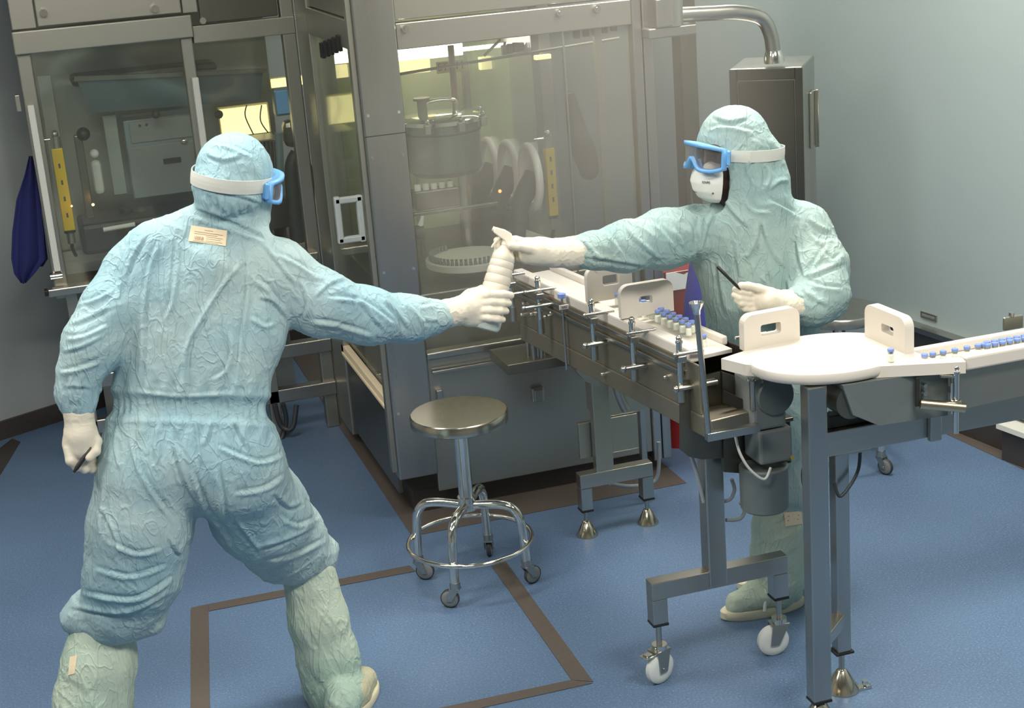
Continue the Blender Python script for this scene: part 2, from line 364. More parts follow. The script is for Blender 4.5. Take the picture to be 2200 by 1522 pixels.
P_ = [onz(*q, .001) for q in ((2022, 928), (2088, 925), (2200, 962), (2400, 1030), (2400, 1094), (2200, 1010))]
struct(MB().quadprism(P_, (0, 0, .001)).build('trim_3', 'tape'))
for i, (lx, ly, pw) in enumerate(LAMPS):
    t = thing('ceiling_light', 'recessed ceiling light, %s' % ['near left', 'near right', 'middle left', 'middle right', 'far right', 'far left'][i], 'light', (lx, ly, CEIL), 'ceiling lights')
    MB().box((lx-.62, ly-.32, CEIL-.03), (lx+.62, ly+.32, CEIL-.001), .005).build('frame', 'grey', t)
    MB().box((lx-.58, ly-.28, CEIL-.034), (lx+.58, ly+.28, CEIL-.028)).build('diffuser', 'lamp_c', t)
# ------------------------------------------------------------------ filling machine (glazed front module)
FX0, FX1, FY0, FY1 = 1.18, 2.34, 5.75, 7.05
fm = thing('filling_machine', 'large glazed stainless steel filling machine with wide corner column, behind the stool', 'machine', (1.75, 6.4, 0))
MB().box((FX0, FY0, .17), (1.337, FY0+.09, 2.6), .006).build('corner_column', 'steel', fm)
c = [q for q in fm.children if q.name.startswith('corner_column')][0]
for zz in (.45, 1.02, 1.46, 1.62, 2.1):
    [MB().cyl((x_, FY0-.004, zz), (x_, FY0+.002, zz), .006, n=12).build('column_screw', 'chrome', c) for x_ in (1.2, 1.317)]
MB().box((1.18, FY0-.0015, 1.54), (1.337, FY0, 1.543)).build('column_joint', 'dark', c)
MB().box((1.16, FY0+.02, .2), (1.18, FY0+.045, 2.6), .002).box((1.165, FY0+.055, .2), (1.18, FY0+.085, 2.6), .002).build('column_edge_strip', 'sheet', fm)
MB().box((2.262, FY0, .05), (2.30, FY0+.07, 2.6), .005).box((2.305, FY0+.005, .05), (2.345, FY0+.07, 2.6), .005).build('right_post', 'steel', fm)
MB().box((FX0, 6.70, .05), (FX0+.10, 6.98, 2.6), .005).build('rear_post', 'sheet', fm)
MB().box((FX1-.06, 6.98, .05), (FX1, 7.05, 2.6), .005).build('rear_post', 'sheet', fm)
hb = MB().box((1.337, FY0+.004, 1.845), (2.262, FY0+.06, 1.942), .004).build('front_header', 'sheet', fm)
for hx in (1.37, 1.97, 2.12): 
    MB().cyl((hx, FY0-.014, 1.92), (hx, FY0+.005, 1.92), .014, n=16).cyl((hx, FY0-.02, 1.92), (hx, FY0-.01, 1.92), .007, n=12).build('bolt', 'chrome', hb)
MB().box((1.337, FY0+.012, 1.952), (2.262, FY0+.03, 2.6), .004).build('upper_front_panel', 'sheet', fm)
MB().box((FX0, FY0+.09, 1.85), (FX0+.05, 6.70, 1.96), .004).build('side_header', 'sheet', fm)
MB().box((FX0+.01, FY0+.09, 1.965), (FX0+.03, 6.70, 2.6), .004).build('upper_side_panel', 'sheet', fm)
MB().box((FX0, FY0+.09, 2.58), (FX1, 7.05, 2.6)).build('roof_panel', 'grey', fm)
# front glazing and its bottom rails
MB().box((1.345, FY0+.03, .67), (2.255, FY0+.038, 1.85)).build('front_glass', 'pane_hazy', fm)
MB().box((1.985, FY0+.022, .67), (1.991, FY0+.03, 1.845)).build('glass_joint', 'sheet', fm)
MB().box((1.337, FY0, .645), (2.262, FY0+.06, .672), .004).build('glass_rail', 'steel_h', fm)
MB().box((1.35, FY0-.01, .585), (1.93, FY0+.0, .60), .003).box((1.35, FY0-.004, .605), (1.93, FY0, .611), .001).build('drawer_rail', 'steel_h', fm)
bp = MB().box((1.337, FY0+.012, .09), (2.262, FY0+.03, .645), .004).build('base_panel', 'sheet', fm)
MB().box((1.75, FY0-.012, .40), (1.80, FY0+.012, .46), .004).box((1.757, FY0-.02, .405), (1.793, FY0-.01, .455), .003).build('latch', 'steel', bp)
MB().box((1.36, FY0-.012, .40), (1.385, FY0+.012, .52), .004).build('latch', 'steel', bp)
MB().box((1.24, FY0+.05, .0), (2.3, 7.0, .09)).build('kick_plate', 'base', fm)
# left side: glass, sloping beige rail, lower panel, square handle
MB().box((FX0+.02, FY0+.09, .50), (FX0+.026, 6.70, 1.86)).build('side_glass', 'pane', fm)
MB().box((FX0+.0, FY0+.09, .44), (FX0+.03, 6.75, .475), .003).box((FX0-.006, FY0+.10, .43), (FX0, 6.72, .445), .002).build('side_sill', 'label', fm)
MB().box((FX0+.01, FY0+.09, .08), (FX0+.03, 6.95, .44), .003).build('side_base_panel', 'dark_sheet', fm)
hm = MB()
for x0, y0, x1, y1 in ((723, 424, 736, 525), (770, 420, 783, 521), (719, 424, 780, 437), (727, 509, 787, 522)): pbx(x0, y0, x1, y1, 6.02, .03, .005, hm)
hm.build('bow_handle', 'frame_grey', fm)
# black hooks in a row under the side header
for i in range(5):
    p = onX(700+9*i, 108-4*i, 1.19); MB().box((1.17, p[1]-.02, p[2]-.03), (1.185, p[1]+.03, p[2]+.03), .002).build('hook', 'black', fm)
# interior: deck, pale back panel, right side glazing with three glove rings, lamps, sign
MB().box((1.25, FY0+.1, .60), (2.26, 7.0, .885), .006).build('deck', 'dark_sheet', fm)
MB().box((1.25, 7.0, .885), (2.14, 7.03, 2.4)).build('back_panel', 'cream_green' if 'cream_green' in M else 'cream', fm)
for nm, xx, wd in (('back_strut', 1.52, .03), ('back_strut', 1.90, .03)): MB().box((xx, 6.93, .885), (xx+wd, 6.97, 1.8), .003).build(nm, 'sheet', fm)
RX = 1.975
MB().box((RX-.003, 6.15, .95), (RX+.003, 6.99, 1.82)).build('port_glass', 'pane', fm)
for x, y in ((1052, 362), (1094, 370), (1140, 380)):
    p = onX(x, y, RX-.012); R = [p+np.array([0, .118*math.cos(t), .128*math.sin(t)]) for t in np.linspace(0, 2*PI, 40, endpoint=False)]
    o = MB().tube(R, .017, closed=True).build('glove_ring', 'ring_white', fm)
    arm = spline([p+np.array([.02, 0, 0]), p+np.array([-.06, -.03, -.10]), p+np.array([-.10, -.08, -.24])], 6)
    MB().rings(ringpts(arm, np.linspace(.05, .03, len(arm)), 16)).build('port_glove', 'dark', o)
for z, m, Y, y0, y1, x0, x1 in ((0, 'lamp', 6.8, 98, 126, 856, 995), (0, 'lamp_y', 6.75, 128, 158, 858, 925), (0, 'lamp', 6.6, 96, 104, 985, 1130), (0, 'lamp_y', 6.9, 122, 150, 1031, 1057), (0, 'lamp_y', 6.9, 118, 128, 1150, 1185)):
    pbx(x0, y0, x1, y1, Y, .03, .004).build('lamp_tube', m, fm)
pbx(680, 104, 762, 138, 6.72, .03).build('lamp_tube', 'lamp', fm); pbx(712, 140, 748, 168, 6.9, .03).build('lamp_tube', 'lamp_y', fm)
sg = pbx(938, 130, 1002, 156, 6.5, .008).build('sign_plate', 'cream', fm)
p = onY(968, 143, 6.497)
text_mesh('STCM', .045, p, (1, 0, -.01), (0, 0, 1), 'ink_dark', sg)
for (xa, ya_, xb, yb_) in ((855, 160, 1330, 82), (1040, 120, 1075, 85), (1085, 90, 1082, 108)):
    MB().tube([onY(xa, ya_, 6.3), onY(xb, yb_, 6.3)], .006).build('roof_strut', 'dark_sheet', fm)
for i in range(4):
    p = onY(1085+12*i, 108-3*i, 6.35); MB().box(p+np.array([-.012, 0, -.02]), p+np.array([.012, .02, .02]), .003).build('hook', 'dark', fm)
for i in range(5):
    p = onY(1240+20*i, 72-4*i, 6.0); MB().box(p+np.array([-.013, 0, -.02]), p+np.array([.013, .02, .02]), .003).build('hook', 'dark', fm)
MB().box((2.18, 5.95, 0.885), (2.21, 5.98, 1.84), .003).build('inner_post', 'sheet', fm)
# dark long glove hanging inside at the right
g0 = [onY(1225, 200, 6.5), onY(1240, 280, 6.5), onY(1262, 350, 6.5), onY(1268, 385, 6.5)]
MB().rings(ringpts(spline(g0, 5), np.interp(np.linspace(0, 1, 16), [0, .5, .9, 1], [.02, .055, .04, .015]), 16)).build('hanging_glove', 'dark', fm)
# lower right machine block under the conveyor
# light curtains
def curtain(x0, y0, x1, y1, Y, r, label):
    a, b = onY(x0, y0, Y), onY(x1, y1, Y); b[0] = a[0] = (a[0]+b[0])/2
    t = thing('light_curtain', label, 'safety sensor', b, 'yellow light curtains'); h = np.array([0, 0, 1.])
    MB().box(b-[r, r, 0], a+[r, r, 0], .004).build('yellow_body', 'yellow', t)
    MB().cyl(a, a+h*.05, r*.9).sphere(a+h*.06, r*.7).build('top_cap', 'sheet', t)
    MB().cyl(b, b-h*.012, r*1.05).build('dark_collar', 'black', t); MB().cyl(b-h*.012, b-h*.06, r*.75).build('lower_mount', 'sheet', t)
    MB().tube(spline([b-h*.06, b-h*.09+[0, .02, 0], b-h*.13+[.01, .06, 0]], 5), .008).build('cable', 'black', t)
    MB().tube([a+h*.04, a+h*.04-[.06, 0, 0]], .006).build('bracket_arm', 'chrome', t)
    for i in range(4):
        z = b[2]+.06+i*(a[2]-b[2])/5; MB().box((a[0]-.004, a[1]-r-.001, z), (a[0]+.004, a[1]-r, z+.02)).build('print_mark', 'ink_dark', t)
curtain(121, 318, 150, 494, 7.12, .024, 'yellow tubular light curtain at the far left behind the open bay door')
curtain(1176, 318, 1190, 462, 6.2, .02, 'yellow light curtain behind the hazy glass, right of the white glove rings')
# pressure vessel
vc = onY(952, 300, 6.42); vc[2] = 0; vr = .158; zt, zb = 1.46, 1.245
t = thing('product_vessel', 'round stainless vessel with clamped polished lid on a post behind the glass', 'vessel', (vc[0], vc[1], .89))
MB().lathe((vc[0], vc[1], zb), [(0, 0), (vr-.02, 0), (vr, .02), (vr, zt-zb), (0, zt-zb)], 48).build('vessel_body', 'vessel', t)
MB().lathe((vc[0], vc[1], zt-.04), [(vr, 0), (vr+.004, 0), (vr+.004, .006), (vr, .006)], 48).build('weld_band', 'dark', t)
ld = MB().lathe((vc[0], vc[1], zt), [(vr+.005, 0), (vr+.022, .004), (vr+.022, .02), (vr+.01, .028), (vr-.02, .036), (.05, .045), (0, .045)], 48).build('lid', 'chrome', t)
for k in range(8):
    a = k*PI/4+.2; q = np.array([vc[0]+math.cos(a)*(vr+.025), vc[1]+math.sin(a)*(vr+.025), zt-.012])
    MB().box(q-[.014, .014, .012], q+[.014, .014, .03], .004).sphere(q+[0, 0, .04], .011, 10).build('lid_clamp', 'steel', t)
q = np.array([vc[0], vc[1], zt+.045])
MB().tube(spline([q+[-.07, 0, -.005], q+[-.06, 0, .04], q+[.06, 0, .04], q+[.07, 0, -.005]], 5), .008).build('lid_handle', 'chrome', ld)
MB().cyl(q+[-.09, -.05, -.01], q+[-.09, -.05, .06], .02).cyl(q+[-.09, -.05, .06], q+[-.09, -.05, .07], .035).build('valve', 'dark_sheet', ld)
MB().tube([q+[.075, .03, -.02], q+[.075, .03, .26]], .014).build('feed_pipe', 'ink', ld)
MB().cyl((vc[0]+.045, vc[1]-.1, .89), (vc[0]+.045, vc[1]-.1, zb), .022).build('post', 'steel', t)
MB().cyl((vc[0]-.12, vc[1]+.05, .89), (vc[0]-.12, vc[1]+.05, zb), .012).build('post', 'steel', t)
MB().box((vc[0]-.17, vc[1]-.12, 1.12), (vc[0]+.02, vc[1]-.04, 1.2), .006).box((vc[0]-.19, vc[1]-.13, 1.1), (vc[0]+.18, vc[1]-.11, 1.115), .003).build('carrier_bracket', 'dark_sheet', t)
for k in range(5): MB().cyl((vc[0]-.15+k*.035, vc[1]-.09, 1.2), (vc[0]-.15+k*.035, vc[1]-.09, 1.225), .013).build('carrier_nozzle', 'mask', t)
# dark drive unit
t = thing('drive_unit', 'cluttered dark drive unit with a red light below the glove rings', 'drive unit', (1.9, 6.6, .89))
random.seed(3)
for k in range(9):
    x = 1.72+random.random()*.3; y = 6.35+random.random()*.45; h = .05+random.random()*.14; s_ = .03+random.random()*.04
    (MB().box((x-s_, y-s_, .885), (x+s_, y+s_, .885+h), .005) if k % 2 else MB().cyl((x, y, .885), (x, y, .885+h), s_)).build('drive_housing', 'dark', t)
MB().sphere(onY(1074, 411, 6.3), .007, 10).build('indicator', 'led_red', t)
t = thing('stopper_feeder', 'dark motor block with pale plug left of the vessel post', 'feeder', (1.5, 6.3, .89))
MB().box((1.36, 6.28, .885), (1.46, 6.45, 1.0), .01).cyl((1.40, 6.30, 1.03), (1.50, 6.30, 1.03), .03).build('motor_block', 'dark', t)
MB().cyl((1.49, 6.30, 1.06), (1.50, 6.29, 1.10), .012, .006).build('pale_plug', 'mask', t)
MB().box((1.34, 6.1, .885), (1.38, 6.2, .97), .004).box((1.39, 6.12, .885), (1.42, 6.2, .95), .004).build('side_block', 'grey', t)
# round white outfeed table with vials
TT = np.array([1.63, 6.09, .95])
t = thing('rotary_table', 'round white rotary table ringed with small vials behind the glass', 'turntable', (TT[0], TT[1], .885))
MB().lathe(TT, [(0, -.03), (.17, -.03), (.178, -.025), (.178, 0), (.165, .002), (0, .002)], 56).build('table_disc', 'white_plastic', t)
MB().lathe((TT[0], TT[1], .885), [(0, 0), (.09, 0), (.06, .035), (0, .035)], 32).build('hub', 'steel', t)
# square inner conveyor chute
c0 = [onz(x, y, .98) for x, y in ((1048, 486), (1085, 477), (1262, 540), (1268, 556))]
tag(MB().quadprism(c0, (0, 0, -.03)).build('outfeed_chute', 'white_plastic'), 'straight pale chute behind the gloved hand at the spray head', 'chute')

# ------------------------------------------------------------------ rear loading bay
BY = 7.0
lb = thing('loading_bay', 'tall steel bay with glass doors and white edge strips at the far left', 'machine', (.6, 7.3, 0))
MB().box((0, BY, .80), (.057, BY+.06, 1.86), .005).build('door_post', 'sheet', lb)
MB().box((.68, BY, .80), (.73, BY+.06, 1.86), .005).build('door_post', 'sheet', lb)
MB().box((1.12, BY, .0), (1.18, BY+.06, 2.6), .005).build('end_post', 'sheet', lb)
MB().box((-.005, BY-.03, 1.86), (.735, BY+.06, 1.955), .005).build('door_header', 'sheet', lb)
MB().box((.735, BY-.005, 1.83), (1.18, BY+.06, 1.905), .004).build('side_header', 'sheet', lb)
up = MB().box((.105, BY-.005, 1.965), (.70, BY+.02, 2.6), .004).build('upper_panel', 'sheet', lb)
for x, y in ((93, 27), (332, 18)):
    p = onY(x, y, BY); MB().cyl(p-[0, .028, 0], p, .016, n=20).cyl(p-[0, .034, 0], p-[0, .027, 0], .008).build('bolt', 'chrome', up)
MB().box((.0, BY+.003, 1.96), (.10, BY+.04, 2.6), .004).build('upper_post', 'sheet', lb)
MB().box((.705, BY+.003, 1.96), (.77, BY+.04, 2.6), .004).build('upper_post', 'sheet', lb)
up2 = MB().box((.775, BY+.0, 1.912), (1.11, BY+.02, 2.6), .004).build('upper_panel', 'dark_sheet', lb)
p = onY(435, 44, BY); MB().cyl(p-[0, .02, 0], p, .014, n=20).build('bolt', 'chrome', up2)
p = onY(640, 36, BY); text_mesh('3/4', .03, p-np.array([0, .002, 0]), (1, 0, 0), (0, 0, 1), 'mask', up2)
for x in (.012, .705):
    MB().box((x-.002, BY-.035, .93 if x < .1 else 1.0), (x+.026, BY, 1.65 if x < .1 else 1.69), .004).build('white_edge_strip', 'strap', lb)
MB().box((.06, BY+.02, .90), (.68, BY+.026, 1.86)).build('door_glass', 'pane', lb)
MB().box((.73, BY+.03, .50), (1.12, BY+.036, 1.83)).build('side_glass', 'pane', lb)
MB().cyl((-.01, BY-.01, .905), (.04, BY-.01, .905), .018).build('hinge', 'chrome', lb)
p = onY(40, 222, BY); MB().box(p+[-.012, -.01, -.035], p+[.008, .02, .035], .003).build('side_latch', 'sheet', lb)
sh = MB().box((-.03, BY-.10, .835), (1.15, BY-.04, .87), .005).box((.0, BY-.04, .84), (1.15, BY+.7, .86), .004).build('shelf', 'steel_h', lb)
MB().box((-.045, BY-.103, .845), (-.03, BY-.05, .868), .003).build('end_cap', 'black', sh)
for z in (.375, .165):
    MB().box((.0, BY-.02, z), (1.18, BY+.04, z+.065), .005).build('lower_beam', 'steel_h', lb)
for x in (.04, .86):
    MB().box((x, BY-.02, .0 if x > .5 else .0), (x+.05, BY+.03, .84), .004).build('leg', 'sheet', lb)
MB().box((.05, BY+.72, .84), (1.15, BY+.74, 2.3), .003).build('rear_panel', 'sheet', lb)
MB().box((-.01, BY+.06, 2.58), (1.18, BY+.74, 2.6)).build('roof', 'dark', lb)
MB().box((.15, BY+.75, .0), (1.1, BY+.77, .84)).build('rear_lower_panel', 'grey', lb)
# things inside the bay
def inbox(name, label, cat, x0, y0, x1, y1, Y, dep, m, bev=.004, extra=None):
    p = onY((x0+x1)/2, (y0+y1)/2, Y); t = thing(name, label, cat, p); o = pbx(x0, y0, x1, y1, Y, dep, bev).build(extra or 'housing', m, t); return t
t = thing('tilted_hood', 'long pale blue-grey sloping hood under the bay roof', 'hood', onY(280, 200, 7.15))
A = [onY(165, 172, 7.12), onY(565, 152, 7.12), onY(560, 215, 7.25), onY(195, 243, 7.25)]
MB().quadprism(A, (0, .05, .01)).build('hood_panel', 'blue_grey', t)
MB().quadprism([onY(160, 165, 7.11), onY(575, 148, 7.11), onY(575, 156, 7.11), onY(160, 175, 7.11)], (0, .03, 0)).build('hood_edge', 'dark_sheet', t)
for x in (335, 470): p = onY(x, 246, 7.25); MB().sphere(p, .02, 12).build('hood_knob', 'dark', t)
t = inbox('bay_blower', 'dark ribbed blower at the top of the open bay', 'blower', 150, 150, 470, 172, 7.22, .2, 'dark', .02)
t = inbox('equipment_cabinet', 'flat grey cabinet with two doors inside the bay, left of the bent worker', 'cabinet', 275, 250, 440, 420, 7.35, .2, 'blue_grey', extra='cabinet_body')
pbx(278, 254, 438, 300, 7.34, .015).build('upper_door', 'grey', t); dd = pbx(281, 308, 440, 418, 7.34, .015).build('lower_door', 'grey', t)
p = onY(395, 303, 7.33); MB().sphere(p, .016, 12).cyl(p, p+[0, .02, 0], .008).build('knob', 'chrome', t)
for (x, y) in ((300, 270), (315, 268)): MB().sphere(onY(x, y, 7.335), .006, 8).build('dial', 'dark', t)
p = onY(370, 345, 7.338); MB().box(p-[.04, .002, .012], p+[.04, 0, .012]).build('dark_plate', 'dark', dd)
t = inbox('yellow_lit_window', 'glowing yellow lit hatch above the head of the left worker', 'hatch', 470, 226, 580, 292, 7.55, .03, 'cream', extra='hatch_frame')
pbx(474, 230, 577, 290, 7.54, .01).build('lit_pane', 'lamp_y', t)
MB().tube(spline([onY(530, 226, 7.5), onY(527, 250, 7.48), onY(545, 290, 7.5)], 6), .003).tube(spline([onY(562, 226, 7.5), onY(560, 260, 7.48), onY(580, 290, 7.5)], 6), .003).build('hanging_wires', 'cable_dark', t)
t = inbox('yellow_lit_window', 'small yellow lit strip left of the blue screen box, above it', 'hatch', 580, 165, 652, 188, 7.6, .03, 'cream', extra='hatch_frame')
pbx(582, 167, 650, 186, 7.59, .01).build('lit_pane', 'lamp_y', t)
t = inbox('screen_box', 'blue-grey angular box left of the bay end post', 'control box', 590, 190, 648, 248, 7.2, .08, 'blue_grey', .01)
pbx(594, 194, 640, 244, 7.19, .012).build('screen', 'goggle', t)
t = inbox('round_housing', 'dark round housing below the blue-grey box', 'housing', 612, 258, 662, 318, 7.25, .1, 'dark_sheet', .03)
t = inbox('filter_rack', 'dark rack of rods right of the hood of the left worker', 'rack', 552, 300, 600, 305, 7.2, .2, 'dark_sheet', extra='rack_shelf')
for k in range(5): MB().tube([onY(560+k*8, 305, 7.25), onY(563+k*8, 365, 7.25)], .006).build('rod', 'dark', t)
MB().tube([onY(598, 285, 7.2), onY(606, 420, 7.2)], .018).build('rack_post', 'blue_grey', t)
t = thing('dark_hose', 'dark navy hose arm curving down beside the bay end post', 'hose', onY(650, 350, 7.1))
MB().tube(spline([onY(640, 330, 7.1), onY(628, 360, 7.1), onY(632, 440, 7.1), onY(640, 520, 7.1)], 6), .035).build('hose_body', 'dark', t)
MB().tube(spline([onY(655, 342, 7.05), onY(668, 370, 7.05), onY(672, 460, 7.05)], 6), .012).build('pale_rim', 'grey', t)
t = inbox('white_bottle', 'small pale bottle standing left of the grey cabinet in the bay', 'bottle', 200, 345, 222, 420, 7.3, .05, 'strap', .02)
p = onY(203, 330, 7.32); MB().sphere(p, .02, 14).build('cap', 'mask', t)
t = inbox('guide_rail', 'tall dark guide rail right of the yellow light curtain in the bay', 'rail', 172, 290, 190, 470, 7.2, .05, 'dark_sheet')
p = onY(179, 288, 7.2); MB().sphere(p, .03, 14).build('pulley', 'dark', t); pbx(232, 245, 262, 420, 7.4, .05).build('back_rail', 'sheet', t)
pbx(100, 160, 130, 420, 7.5, .05).build('back_rail', 'sheet', t); 
t = inbox('bay_machine_bed', 'dark bed of machinery with tiny lights at the bay floor', 'machine bed', 170, 455, 640, 520, 7.25, .3, 'dark', .02)
MB().sphere(onY(200, 440, 7.1), .006, 10).build('indicator', 'led_orange', t); MB().sphere(onY(154, 443, 7.05), .004, 8).build('indicator', 'led_orange', t)
MB().tube([onY(222, 494, 7.12), onY(290, 482, 7.12)], .010).build('pale_bar', 'strap', t)
random.seed(5)
for k in range(12):
    x = .3+k*.07; y = 7.2+random.random()*.3; h = .08+random.random()*.15
    (MB().cyl((x, y, .86), (x, y, .86+h), .03) if k % 3 else MB().box((x-.03, y-.03, .86), (x+.04, y+.05, .86+h), .01)).build('bed_part', 'dark' if k % 2 else 'dark_sheet', t)
# cables under the bay
t = thing('cable_bundle', 'dark looped cables hanging under the bay beam beside the left worker', 'cable', onY(610, 890, 6.95))
MB().tube(spline([onY(590, 868, 6.95), onY(604, 915, 6.95), onY(628, 920, 6.93), onY(637, 870, 6.95)], 8), .012).build('cable', 'cable_dark', t)
MB().tube(spline([onY(608, 868, 6.98), onY(615, 905, 6.98), onY(604, 945, 6.96), onY(590, 940, 6.95)], 8), .011).build('cable', 'cable_dark', t)
# navy cloth at the left edge
t = thing('hanging_cloth', 'dark navy cloth hanging on the left side of the bay', 'cloth', onY(62, 335, 7.05))
lv = [(66, 336, 4, .015), (66, 375, 13, .02), (61, 430, 26, .025), (60, 500, 34, .03), (61, 556, 37, .03), (52, 588, 22, .022), (50, 608, 5, .012)]
R = []
for x, y, hw, dp in lv:
    ring = []
    for tt in np.linspace(0, 2*PI, 28, endpoint=False):
        c_ = onY(x+hw*math.cos(tt), y, 7.06); ring.append(c_ + np.array([0, dp*math.sin(tt)*(1+.35*math.sin(3*tt))+.01*math.sin(5*tt), 0]))
    R.append(ring)
MB().rings(R).build('cloth_front', 'navy', t)
R = []
for x, y, hw, dp in [(70, 345, 2, .015), (76, 420, 8, .02), (84, 500, 12, .03), (92, 556, 11, .03), (88, 572, 5, .012)]:
    R.append([onY(x+hw*math.cos(tt), y, 7.12)+np.array([0, dp*math.sin(tt), 0]) for tt in np.linspace(0, 2*PI, 20, endpoint=False)])
MB().rings(R).build('cloth_fold', 'navy', t)

# ------------------------------------------------------------------ swing arm and hanging control cabinet
YP = 5.72
t = thing('swing_arm', 'bent polished steel tube arm carrying the hanging control cabinet', 'support arm', (2.35, YP, 1.8))
MB().box((2.30, YP-.04, 1.79), (2.50, YP+.05, 1.83), .005).box((2.33, YP-.05, 1.83), (2.40, YP+.05, 1.94), .006).build('bracket', 'steel', t)
c0 = onY(1440, 45, YP); MB().cyl((c0[0], YP, 1.83), (c0[0], YP, 1.935), .05, n=32).build('pivot_drum', 'steel', t)
a0, a1, a2 = onY(1455, 32, YP), onY(1600, 25, YP), onY(1662, 118, YP)
pa = [a0, (a0+a1)/2, a1+np.array([-.03, 0, 0]), onY(1634, 38, YP), onY(1655, 72, YP), a2]
pts = spline(pa, 8); MB().tube(pts, .029, n=24).build('bent_tube', 'steel', t)
b0 = onY(1662, 108, YP); b1 = onY(1664, 134, YP); MB().rings(ringpts([b0, (b0+b1)/2, b1], [.032, .04, .042], 28)).build('socket', 'chrome', t)
# cabinet: front turned toward the viewer's left
E1 = np.array([math.cos(-.62), math.sin(-.62), 0]); E2 = np.array([-E1[1], E1[0], 0])
pl = onY(1567, 150, YP+.08); pr_ = None
for k in range(400):                      # front edge length so that the right corner lands on the sight line
    q = pl + E1*k*.001
    if q[0]*RGT[0]+q[1]*RGT[1] >= 0:
        v = q-O; xs = CW/2+CF*(v@IX)/(v@FWD)
        if xs >= 1724: pr_ = q; break
WL = np.linalg.norm(pr_-pl); DP = .34
t = thing('control_cabinet', 'hanging stainless control cabinet behind the right worker', 'control cabinet', ((pl[0]+pr_[0])/2, (pl[1]+pr_[1])/2, .95))
zc1 = 1.625; zc0 = .98
RC = np.array([E1, E2, [0, 0, 1]]).T
MB().box((0, 0, zc0), (WL, DP, zc1), .006, R=RC, loc=(pl[0], pl[1], 0)).build('cabinet_body', 'steel', t)
fr = MB()
for lo, hi in (((0, -.012, zc0), (.03, 0, zc1)), ((WL-.03, -.012, zc0), (WL, 0, zc1)), ((.03, -.012, zc1-.045), (WL-.03, 0, zc1)), ((.03, -.012, zc0), (WL-.03, 0, zc0+.03))): fr.box(lo, hi, .003, R=RC, loc=(pl[0], pl[1], 0))
fr.build('door_frame', 'cab_dark', t)
MB().box((.034, -.006, zc0+.03), (WL-.034, 0, zc1-.05), .002, R=RC, loc=(pl[0], pl[1], 0)).build('door_panel', 'cab_dark', t)
MB().box((WL, .16, 1.27), (WL+.012, .25, 1.50), .004, R=RC, loc=(pl[0], pl[1], 0)).build('side_plate', 'sheet', t)
MB().box((WL+.012, .23, 1.26), (WL+.03, .245, 1.50), .004, R=RC, loc=(pl[0], pl[1], 0)).build('side_handle', 'chrome', t)
# dark column beyond
tag(MB().box((2.82, 6.6, 0), (2.90, 6.7, CEIL), .006).build('support_column', 'dark_sheet'), 'narrow dark steel column between the machine and the hanging cabinet', 'column')
# red and blue items behind the right worker
t = thing('red_bin', 'dark red plastic bin seen under the outstretched arm of the right worker', 'bin', (2.53, 6.0, .0))
q0, q1 = onY(1440, 575, 6.0), onY(1505, 650, 6.0)
MB().lathe((2.5, 6.05, .0), [(0, 0), (.10, 0), (.13, q0[2]-.03), (.14, q0[2]), (.12, q0[2]), (0, q0[2]-.02)], 24).build('bin_body', 'red', t)
MB().box((2.42, 5.915, .72), (2.56, 5.92, .80), .003).build('bin_label', 'mask', t)
t = thing('blue_sack', 'bright blue sack hanging between the red bin and the right worker', 'sack', (2.6, 5.7, .1))
R = []
for y, hw, x in ((560, 8, 1500), (600, 22, 1503), (650, 30, 1503), (700, 30, 1500), (760, 26, 1500), (800, 10, 1500)):
    R.append([onY(x+hw*math.cos(tt), y, 5.6)+np.array([0, .07*math.sin(tt), 0]) for tt in np.linspace(0, 2*PI, 24, endpoint=False)])
MB().rings(R).build('sack_body', 'blue_bag', t)
zt_ = R[0][0][2]; MB().tube([np.mean(R[0], axis=0), (2.84, 6.6, zt_+.1)], .006).build('sack_cord', 'cable_dark', t)
